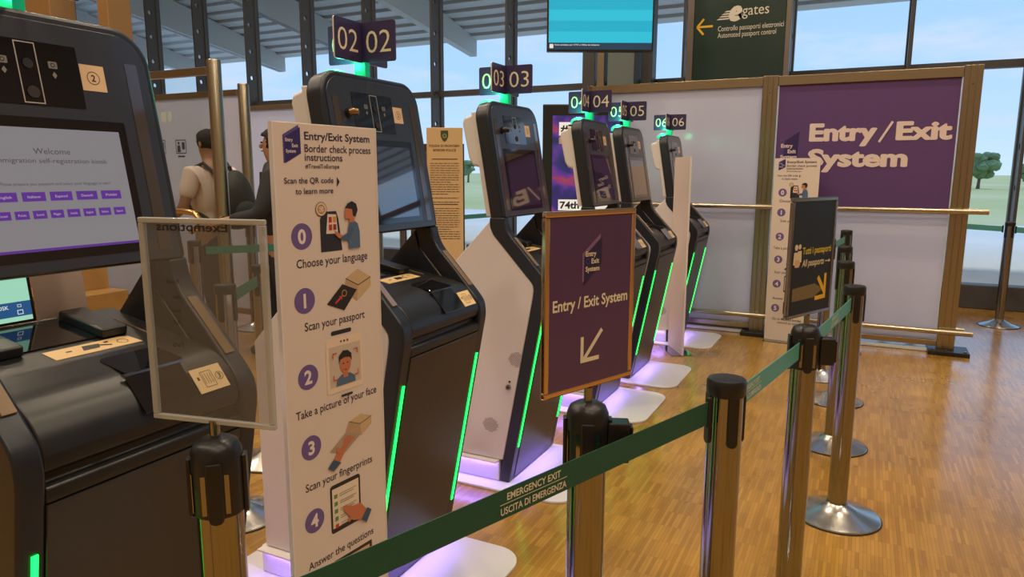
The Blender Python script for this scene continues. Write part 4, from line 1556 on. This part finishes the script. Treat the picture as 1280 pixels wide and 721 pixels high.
def cyan_mat():
    m = mat('cyan_screen', (0.01, 0.03, 0.04), 0.25)
    n = m.node_tree
    b = n.nodes['Principled BSDF']
    c = n.nodes.new('ShaderNodeTexCoord')
    s = n.nodes.new('ShaderNodeSeparateXYZ'); n.links.new(c.outputs['Object'], s.inputs[0])
    mu = n.nodes.new('ShaderNodeMath'); mu.operation = 'MULTIPLY'; mu.inputs[1].default_value = 5.4
    n.links.new(s.outputs['Z'], mu.inputs[0])
    f = n.nodes.new('ShaderNodeMath'); f.operation = 'FRACT'; n.links.new(mu.outputs[0], f.inputs[0])
    r = n.nodes.new('ShaderNodeValToRGB'); r.color_ramp.interpolation = 'CONSTANT'
    r.color_ramp.elements[0].color = (0.022, 0.50, 0.66, 1)
    r.color_ramp.elements[1].color = (0.010, 0.40, 0.57, 1); r.color_ramp.elements[1].position = 0.5
    n.links.new(f.outputs[0], r.inputs[0])
    n.links.new(r.outputs[0], b.inputs['Emission Color'])
    b.inputs['Emission Strength'].default_value = 1.0
    return m


bm = BM(); box(bm, -0.460, 0.460, -0.002, 0.0, 2.590, 3.93)
obj('screen', bm, cyan_mat(), t)
bm = BM(); box(bm, -0.460, 0.460, -0.002, 0.0, 2.532, 2.589)
obj('footer_bar', bm, mat('footer_navy', (0.012, 0.03, 0.06), 0.3, emit=(0.02, 0.06, 0.12), es=0.5), t)
fr = Frame((0, -0.002, 0), (1, 0, 0), (0, 0, 1))
a = Art(fr, 0.001)
lw = mat('footer_white', (0.4, 0.4, 0.4), 0.3, emit=(0.7, 0.72, 0.7), es=0.7)
a.rect(-0.452, -0.418, 2.542, 2.578, lw, 0.006).text('Volo assistito per CTG e Olbia da imbarco', -0.408, 2.566, 0.012, lw, width=0.40, bold=0.01)
a.done('footer_text', t)
bm = BM()
for x in (-0.3, 0.3):
    tube(bm, [(x, 0.035, 3.94), (x, 0.035, 7.99)], 0.02, 12)
obj('hanger_rod', bm, STEEL, t)

# ================================================================= POLICE NOTICE, DARK BOARD, ADVERT TOTEM
ax = Vector((-2.79, 4.25, 0)); bx = Vector((-2.565, 4.365, 0))
dd = (bx - ax)
t = thing('police_notice', 'tall beige border police notice stand between the 02 and 03 kiosks', 'information board', tuple((ax + bx) / 2), math.atan2(dd.y, dd.x))
w2 = dd.length / 2
bm = BM(); box(bm, -w2, w2, -0.01, 0.01, 0.03, 1.755)
obj('board', bm, mat('beige_board', (0.62, 0.42, 0.22), 0.5), t, bevel=0.003)
bm = BM(); box(bm, -w2 - 0.03, w2 + 0.05, -0.15, 0.15, 0, 0.03)
obj('foot_plate', bm, mat('navy_foot', (0.02, 0.02, 0.06), 0.4), t, bevel=0.004)
fr = Frame((0, -0.01, 0), (1, 0, 0), (0, 0, 1))
a = Art(fr, 0.0008)
a.poly([(-0.026, 1.735), (0.026, 1.735), (0.027, 1.695), (0.014, 1.668), (0, 1.657), (-0.014, 1.668), (-0.027, 1.695)], (60, 72, 46)).circ(0, 1.698, 0.015, (150, 150, 80)).circ(0, 1.698, 0.009, (60, 84, 60))
a.done('emblem', t)
a = Art(fr, 0.0008)
tk = (70, 52, 36)
a.text('POLIZIA DI FRONTIERA', 0, 1.622, 0.016, tk, width=0.215, align='c', bold=0.01)
a.text('BORDER POLICE', 0, 1.592, 0.016, tk, width=0.16, align='c', bold=0.01)
a.done('heading', t)
a = Art(fr, 0.0008)
z = 1.535
rn = random.Random(3)
for i in range(32):
    if i in (1, 15, 16, 18):
        z -= 0.012
    if i in (0, 17):
        a.rect(-0.09, 0.09, z, z + 0.006, tk)
    else:
        x = -w2 + 0.022
        end = w2 - 0.022 - (rn.uniform(0.05, 0.12) if i in (9, 14, 27) else rn.uniform(0, 0.01))
        while x < end:
            l_ = min(rn.uniform(0.012, 0.04), end - x)
            a.rect(x, x + l_, z, z + 0.0045, tk); a.h -= a.step
            x += l_ + 0.005
    z -= 0.0165
a.done('small_print', t)

p0 = Vector((-3.30, 5.05, 0))
t = thing('notice_board', 'dark brown board of yellow print behind the 03 kiosk', 'information board', tuple(p0), R(24))
bm = BM(); box(bm, -0.16, 0.30, -0.012, 0.012, 0.02, 1.68)
obj('board', bm, mat('dark_brown_board', (0.045, 0.036, 0.022), 0.4), t, bevel=0.003)
bm = BM(); box(bm, -0.17, 0.31, -0.15, 0.15, 0, 0.02)
obj('foot_plate', bm, BLACKPL, t, bevel=0.003)
fr = Frame((0, -0.012, 0), (1, 0, 0), (0, 0, 1))
a = Art(fr, 0.001)
z = 1.60
for i in range(40):
    x = -0.13
    while x < 0.24:
        l_ = rn.uniform(0.02, 0.06)
        a.rect(x, x + l_, z, z + 0.010, (150, 124, 40) if 20 < i < 24 else (112, 96, 70)); a.h -= a.step
        x += l_ + 0.01
    z -= 0.03
a.done('small_print', t)


def advert_mat():
    m = mat('advert_picture', (0.02, 0.02, 0.02), 0.25)
    n = m.node_tree
    b = n.nodes['Principled BSDF']
    c = n.nodes.new('ShaderNodeTexCoord')
    t_ = n.nodes.new('ShaderNodeTexNoise'); t_.inputs['Scale'].default_value = 3.2; t_.inputs['Detail'].default_value = 3
    t_.inputs['Distortion'].default_value = 1.2
    n.links.new(c.outputs['Object'], t_.inputs['Vector'])
    r = n.nodes.new('ShaderNodeValToRGB')
    E_ = r.color_ramp.elements
    E_[0].position = 0.30; E_[0].color = (0.01, 0.012, 0.05, 1)
    E_[1].position = 0.72; E_[1].color = (0.62, 0.10, 0.22, 1)
    q = E_.new(0.44); q.color = (0.05, 0.03, 0.26, 1)
    q = E_.new(0.54); q.color = (0.20, 0.05, 0.48, 1)
    q = E_.new(0.62); q.color = (0.52, 0.06, 0.22, 1)
    n.links.new(t_.outputs[0], r.inputs[0])
    n.links.new(r.outputs[0], b.inputs['Emission Color'])
    b.inputs['Emission Strength'].default_value = 0.5
    return m


t = thing('advert_totem', 'black framed advert totem with a pink and violet picture behind the 04 kiosk', 'advertising totem', (-2.31, 6.20, 0), R(24))
bm = BM(); box(bm, -0.42, 0.34, -0.0, 0.12, 0.02, 2.06)
obj('cabinet', bm, BLACKPL, t, bevel=0.01)
bm = BM(); box(bm, -0.45, 0.36, -0.16, 0.26, 0.0, 0.02)
obj('foot_plate', bm, STEEL, t)
bm = BM(); box(bm, -0.33, 0.28, -0.003, 0.0, 0.75, 1.96)
obj('picture', bm, advert_mat(), t)
fr = Frame((0, -0.003, 0), (1, 0, 0), (0, 0, 1))
WE = mat('advert_white', (0.5, 0.5, 0.5), 0.4, emit=(0.72, 0.68, 0.66), es=0.7)
INKD = pm((20, 18, 22))
a = Art(fr, 0.001)
a.rect(-0.27, 0.10, 1.78, 1.90, WE).text('#74 UJ', -0.255, 1.805, 0.072, INKD, width=0.30, bold=0.02).rect(-0.27, 0.10, 1.705, 1.765, (196, 166, 150))
a.done('advert_caption', t)
a = Art(fr, 0.001)
a.rect(-0.27, 0.22, 1.10, 1.20, WE).text('74th Uj', -0.255, 1.118, 0.062, INKD, width=0.30, bold=0.02)
a.text('25.6. -', -0.255, 0.995, 0.062, WE, width=0.26, bold=0.02)
a.done('advert_caption', t)

# ================================================================= GLASS BARRIERS AT LEFT
CLEAR = thin_glass('barrier_glass', (0.86, 0.90, 0.90))


def barrier(name, x0, x1, y, label, pane, posts, prints=None):
    t = thing(name, label, 'glass barrier', ((x0 + x1) / 2, y, 0))
    c = (x0 + x1) / 2
    bm = BM(); box(bm, x0 - c, x1 - c, -0.006, 0.006, 0.12, 2.15)
    pn = obj('pane', bm, pane, t)
    for z in (2.17, 0.10):
        bm = BM(); box(bm, x0 - c, x1 - c, -0.022, 0.022, z - 0.028, z + 0.028)
        obj('rail', bm, BRASS, t, bevel=0.003)
    for x in posts:
        bm = BM()
        lathe(bm, [(0, 0), (0.058, 0), (0.058, 0.012), (0.05, 0.016), (0.05, 2.235), (0.046, 2.245), (0, 2.247)], 24, (x - c, 0, 0))
        obj('post', bm, BRASSV, t, smooth=True)
    return t, pn, c


t, pn, c = barrier('glass_barrier', -7.4, -4.36, 3.774, 'clear glass barrier with the front bronze post at left', CLEAR, (-4.30, -7.4))
bm = BM()
tube(bm, [(-6.9 - c, -0.09, 1.15), (-4.62 - c, -0.09, 1.15), (-4.50 - c, -0.09, 1.14), (-4.45 - c, -0.09, 1.10), (-4.47 - c, -0.09, 1.03), (-4.55 - c, -0.09, 1.0)], 0.022, 12)
obj('handrail', bm, mat('brass_rail', (0.60, 0.38, 0.16), 0.25, 0.9), t, smooth=True)
t, pn, c = barrier('glass_barrier', -9.6, -5.28, 4.90, 'frosted glass barrier behind, with small pictograms', FROST, (-5.22, -9.6))
fr = Frame((0, -0.006, 0), (1, 0, 0), (0, 0, 1))
a = Art(fr, 0.001)
dkp = pm((62, 66, 84))
for px in (-6.40, -6.10):
    x = px - c
    a.frame(x - 0.075, x + 0.075, 1.62, 1.755, 0.008, dkp).circ(x - 0.03, 1.722, 0.014, dkp).poly([(x - 0.055, 1.635), (x - 0.05, 1.70), (x - 0.01, 1.70), (x - 0.005, 1.635)], dkp)
    a.rect(x + 0.015, x + 0.055, 1.66, 1.73, dkp).rect(x - 0.05, x + 0.05, 1.585, 1.60, dkp)
a.done('pictogram', pn)
a = Art(fr, 0.001)
wpr = pm((214, 220, 228))
x = -6.30 - c
a.rect(x - 0.06, x + 0.02, 1.93, 2.03, wpr).rect(x + 0.04, x + 0.10, 1.93, 2.03, wpr)
a.done('white_mark', pn)
t, pn, c = barrier('glass_barrier', -7.6, -4.75, 6.18, 'farthest frosted glass barrier, seen left of the large instruction board', FROST, (-4.70, -7.6))

# timber bench block behind the first kiosk
t = thing('timber_bench', 'low stepped timber bench glowing orange behind the nearest kiosk', 'bench', (-7.3, 4.30, 0))
TB = mat('bench_timber', (0.56, 0.29, 0.09), 0.4)
bm = BM(); box(bm, -0.9, 0.55, -0.35, 0.35, 0.0, 0.24)
obj('lower_step', bm, TB, t, bevel=0.006)
bm = BM(); box(bm, -0.9, 0.25, 0.0, 0.35, 0.24, 0.46)
obj('upper_step', bm, TB, t, bevel=0.006)
bm = BM(); box(bm, -0.9, 0.55, -0.358, -0.35, 0.17, 0.20)  # dark brown strip along the front of the lower step
obj('dark_strip', bm, mat('bench_groove', (0.10, 0.05, 0.02), 0.6), t)

# ================================================================= PEOPLE


def skin_mesh(name, nodes, edges, root, sub=2):
    me = bpy.data.meshes.new(name)
    names = list(nodes)
    ix = {n_: i for i, n_ in enumerate(names)}
    me.from_pydata([nodes[n_][0] for n_ in names], [(ix[a_], ix[b_]) for a_, b_ in edges], [])
    o = bpy.data.objects.new(name, me)
    COL.objects.link(o)
    o.modifiers.new('skin', 'SKIN')
    for i, n_ in enumerate(names):
        r_ = nodes[n_][1]
        sv = me.skin_vertices[0].data[i]
        sv.radius = r_ if isinstance(r_, tuple) else (r_, r_)
        sv.use_root = n_ == root
    s_ = o.modifiers.new('sub', 'SUBSURF')
    s_.levels = sub
    s_.render_levels = sub
    dg = bpy.context.evaluated_depsgraph_get()
    m2 = bpy.data.meshes.new_from_object(o.evaluated_get(dg))
    bpy.data.objects.remove(o)
    m2.name = name
    return m2


def ball(bm, c, r, sc=(1, 1, 1), sub=3):
    m = Matrix.Translation(c) @ Matrix.Diagonal((*sc, 1))
    return bmesh.ops.create_icosphere(bm, subdivisions=sub, radius=r, matrix=m)['verts']


def add_hand(nodes, edges, wrist, pre, d, side, curl=0.35):
    """palm and five fingers; d = direction of the forearm, side = towards the thumb"""
    d = Vector(d).normalized(); side = Vector(side); side = (side - d * side.dot(d)).normalized()
    nn = d.cross(side)
    w = Vector(nodes[wrist][0])
    pc = w + d * 0.045
    nodes[pre + 'palm'] = (tuple(pc), (0.030, 0.018)); edges.append((wrist, pre + 'palm'))
    for f_, (off, ln) in enumerate(((0.028, 0.068), (0.010, 0.078), (-0.009, 0.072), (-0.027, 0.056))):
        b0 = w + d * 0.085 + side * off
        dirn = (d + nn * curl).normalized()
        b1 = b0 + dirn * ln * 0.5
        b2 = b1 + (d + nn * curl * 2.4).normalized() * ln * 0.5
        for q, (pt, rr) in enumerate(((b0, 0.0105), (b1, 0.009), (b2, 0.0075))):
            nodes['%sf%d%d' % (pre, f_, q)] = (tuple(pt), rr)
        edges += [(pre + 'palm', '%sf%d0' % (pre, f_)), ('%sf%d0' % (pre, f_), '%sf%d1' % (pre, f_)), ('%sf%d1' % (pre, f_), '%sf%d2' % (pre, f_))]
    t0 = w + d * 0.035 + side * 0.038
    t1 = t0 + (d * 0.7 + side * 0.6 + nn * 0.3).normalized() * 0.034
    t2 = t1 + (d + nn * 0.3).normalized() * 0.026
    for q, (pt, rr) in enumerate(((t0, 0.0125), (t1, 0.0105), (t2, 0.0085))):
        nodes['%st%d' % (pre, q)] = (tuple(pt), rr)
    edges += [(pre + 'palm', pre + 't0'), (pre + 't0', pre + 't1'), (pre + 't1', pre + 't2')]


def person(loc, rz, label, H, shirt, trousers, pose, hood=False, sleeves='short'):
    """stands facing local +Y (left arm at -X)"""
    t = thing('person', label, 'person', loc, rz)
    k_ = H / 1.78
    skin = mat('skin', (0.38, 0.19, 0.12), 0.5)
    hair = mat('dark_hair', (0.010, 0.008, 0.008), 0.85, bump=(120, 0.4))
    J = dict(pelvis=((0, 0, 0.95), (0.135, 0.095)), belly=((0, 0.01, 1.08), (0.13, 0.095)), chest=((0, 0.005, 1.28), (0.155, 0.105)), collar=((0, -0.005, 1.43), (0.095, 0.07)),
             neck=((0, 0.0, 1.515), 0.052), skull0=((0, 0.02, 1.585), (0.062, 0.072)), skull1=((0, 0.015, 1.665), (0.076, 0.090)), skull2=((0, 0.0, 1.735), (0.058, 0.066)))
    Eb = [('pelvis', 'belly'), ('belly', 'chest'), ('chest', 'collar'), ('collar', 'neck'), ('neck', 'skull0'), ('skull0', 'skull1'), ('skull1', 'skull2')]
    for s_, n_ in ((-1, 'l'), (1, 'r')):
        J[n_ + 'sh'] = ((s_ * 0.185, -0.005, 1.415), 0.060)
        el, wr = pose[n_]
        J[n_ + 'el'] = (el, 0.044)
        J[n_ + 'wr'] = (wr, 0.029)
        Eb += [('collar', n_ + 'sh'), (n_ + 'sh', n_ + 'el'), (n_ + 'el', n_ + 'wr')]
        d = Vector(wr) - Vector(el)
        add_hand(J, Eb, n_ + 'wr', n_, d, (-s_ * 0.8, 0.3, 0.5), 0.35)
        fy = 0.06 * s_
        J[n_ + 'hip'] = ((s_ * 0.095, 0, 0.87), 0.092)
        J[n_ + 'kn'] = ((s_ * 0.105, 0.02 + fy, 0.49), 0.056)
        J[n_ + 'an'] = ((s_ * 0.11, -0.02 + fy * 1.6, 0.09), 0.038)
        J[n_ + 'toe'] = ((s_ * 0.13, 0.16 + fy * 1.6, 0.035), 0.034)
        Eb += [('pelvis', n_ + 'hip'), (n_ + 'hip', n_ + 'kn'), (n_ + 'kn', n_ + 'an'), (n_ + 'an', n_ + 'toe')]
    J = {n_: (tuple(c_ * k_ for c_ in v[0]), v[1]) for n_, v in J.items()}
    me = skin_mesh('body', J, Eb, 'pelvis', 2)
    bm = BM(); bm.from_mesh(me)
    hc = Vector(J['skull1'][0])
    # face: nose, ears, eyes, mouth joined into the one body mesh
    ball(bm, hc + Vector((0, 0.086, -0.018)), 0.012, (0.9, 1.2, 1.6), 2)
    for s_ in (-1, 1):
        ball(bm, hc + Vector((s_ * 0.080, -0.006, -0.012)), 0.020, (0.45, 0.8, 1.4), 2)
    me2 = bpy.data.meshes.new('body'); bm.to_mesh(me2); bm.free()
    body = link('body', me2, skin, t, smooth=True)
    bm = BM()
    for s_ in (-1, 1):
        ball(bm, hc + Vector((s_ * 0.030, 0.080, 0.008)), 0.009, (1.3, 0.7, 0.8), 2)
    obj('eyes', bm, mat('eye_dark', (0.02, 0.015, 0.012), 0.2), t, smooth=True)
    bm = BM(); ball(bm, hc + Vector((0, 0.080, -0.055)), 0.015, (1.4, 0.5, 0.4), 2)
    obj('mouth', bm, mat('lips', (0.30, 0.12, 0.09), 0.5), t, smooth=True)
    # hair: cap over the back and top of the skull
    bm = BM()
    ball(bm, hc + Vector((0, -0.010, 0.022)), 0.094, (0.92, 1.08, 0.98), 4)
    rn_ = random.Random(5)
    for v in list(bm.verts):
        q = v.co - hc
        if q.y > 0.045 and q.z < 0.050:
            v.co.y = hc.y + 0.030 + 0.2 * (q.y - 0.045)
        if q.z < -0.055:
            v.co.z = hc.z - 0.055
        v.co += (v.co - hc).normalized() * rn_.uniform(-0.003, 0.005)
    obj('hair', bm, hair, t, smooth=True)
    # shirt
    S_ = {n_: J[n_] for n_ in ('belly', 'chest', 'collar', 'lsh', 'rsh')}
    S_['hem'] = (tuple(Vector((0, 0.0, 0.90)) * k_), (0.158, 0.115))
    g = 0.034 if hood else 0.030
    S_ = {n_: (v[0], tuple(x_ + g for x_ in (v[1] if isinstance(v[1], tuple) else (v[1], v[1])))) for n_, v in S_.items()}
    Es = [('hem', 'belly'), ('belly', 'chest'), ('chest', 'collar'), ('collar', 'lsh'), ('collar', 'rsh')]
    for n_ in 'lr':
        a_, b_ = Vector(J[n_ + 'sh'][0]), Vector(J[n_ + 'el'][0])
        if sleeves == 'short':
            S_[n_ + 'sl'] = (tuple(a_.lerp(b_, 0.78)), 0.062)
            Es.append((n_ + 'sh', n_ + 'sl'))
        else:
            S_[n_ + 'sl'] = (tuple(b_), 0.062)
            S_[n_ + 'cuff'] = (tuple(b_.lerp(Vector(J[n_ + 'wr'][0]), 0.93)), 0.044)
            Es += [(n_ + 'sh', n_ + 'sl'), (n_ + 'sl', n_ + 'cuff')]
    if hood:
        S_['neckband'] = (tuple(Vector((0, -0.02, 1.53)) * k_), (0.085, 0.085))
        Es.append(('collar', 'neckband'))
    me = skin_mesh('shirt', S_, Es, 'chest', 2)
    link('jacket' if hood else 'shirt', me, mat(*shirt), t, smooth=True)
    T_ = {'waist': (tuple(Vector((0, 0, 0.99)) * k_), (0.145, 0.105)), 'pelvis': (J['pelvis'][0], (0.150, 0.110))}
    Et = [('waist', 'pelvis')]
    for n_ in 'lr':
        T_[n_ + 'hip'] = (J[n_ + 'hip'][0], 0.104)
        T_[n_ + 'kn'] = (J[n_ + 'kn'][0], 0.074)
        an = Vector(J[n_ + 'an'][0]); T_[n_ + 'hem'] = (tuple(an + Vector((0, 0, 0.0))), 0.062)
        Et += [('pelvis', n_ + 'hip'), (n_ + 'hip', n_ + 'kn'), (n_ + 'kn', n_ + 'hem')]
    me = skin_mesh('trousers', T_, Et, 'pelvis', 2)
    link('trousers', me, mat(*trousers), t, smooth=True)
    for n_ in 'lr':
        an, to = Vector(J[n_ + 'an'][0]), Vector(J[n_ + 'toe'][0])
        me = skin_mesh('shoe', {'heel': ((an.x, an.y - 0.03, 0.042), 0.042), 'mid': (tuple(an.lerp(to, 0.5) * 1.0 + Vector((0, 0, -0.012))), 0.046), 'tip': ((to.x, to.y + 0.03, 0.034), 0.036)}, [('heel', 'mid'), ('mid', 'tip')], 'mid', 2)
        link('shoe', me, mat('shoe_black', (0.02, 0.02, 0.02), 0.5), t, smooth=True)
    return t


p1 = person((-4.957, 4.246, 0), R(92), 'person in a salmon short-sleeved shirt with a dark backpack, back turned', 1.80,
            ('salmon_shirt', (0.80, 0.60, 0.54), 0.8), ('dark_trousers', (0.035, 0.035, 0.042), 0.8),
            {'l': ((-0.27, 0.03, 1.14), (-0.24, 0.24, 1.03)), 'r': ((0.27, 0.02, 1.14), (0.24, 0.22, 1.02))})
# backpack worn on the back
t = thing('backpack', 'dark olive backpack worn by the person in the salmon shirt', 'backpack', (-4.957, 4.246, 0), R(92))
BP = mat('backpack_cloth', (0.022, 0.024, 0.020), 0.7, bump=(60, 0.3))
bm = BM()
vv = ball(bm, (0.03, -0.245, 1.19), 0.2, (0.88, 0.56, 1.35), 4)
for v in vv:
    q = v.co - Vector((0.03, -0.245, 1.19))
    if q.y > 0.085:
        v.co.y = -0.245 + 0.085
    if q.z < -0.2:
        v.co.z = 1.19 - 0.2 + (q.z + 0.2) * 0.35
    v.co.x = 0.03 + q.x * (1.05 - 0.25 * max(0, q.z) / 0.27)
obj('bag', bm, BP, t, smooth=True)
bm = BM()
vv = ball(bm, (0.03, -0.345, 1.10), 0.13, (0.95, 0.35, 0.85), 3)
obj('front_pocket', bm, BP, t, smooth=True)
for s_ in (-1, 1):
    bm = BM()
    tube(bm, [(0.02 + s_ * 0.09, -0.16, 1.40), (s_ * 0.125, -0.06, 1.515), (s_ * 0.13, 0.06, 1.47), (s_ * 0.135, 0.135, 1.34), (s_ * 0.15, 0.10, 1.15), (s_ * 0.15, -0.10, 1.06)], 0.016, 8)
    obj('strap', bm, BP, t, smooth=True)
bm = BM(); tube(bm, [(-0.02, -0.17, 1.44), (-0.02, -0.17, 1.485), (0.06, -0.17, 1.485), (0.06, -0.17, 1.44)], 0.009, 8)
obj('handle', bm, BP, t, smooth=True)

person((-4.02, 4.05, 0), R(128), 'person in a black jacket and dark trousers, reaching forward beside the instruction board', 1.77,
       ('black_jacket', (0.016, 0.017, 0.022), 0.8), ('navy_trousers', (0.018, 0.018, 0.026), 0.8),
       {'l': ((-0.26, 0.10, 1.14), (-0.20, 0.34, 1.10)), 'r': ((0.25, 0.06, 1.13), (0.14, 0.30, 1.08))}, hood=True, sleeves='long')
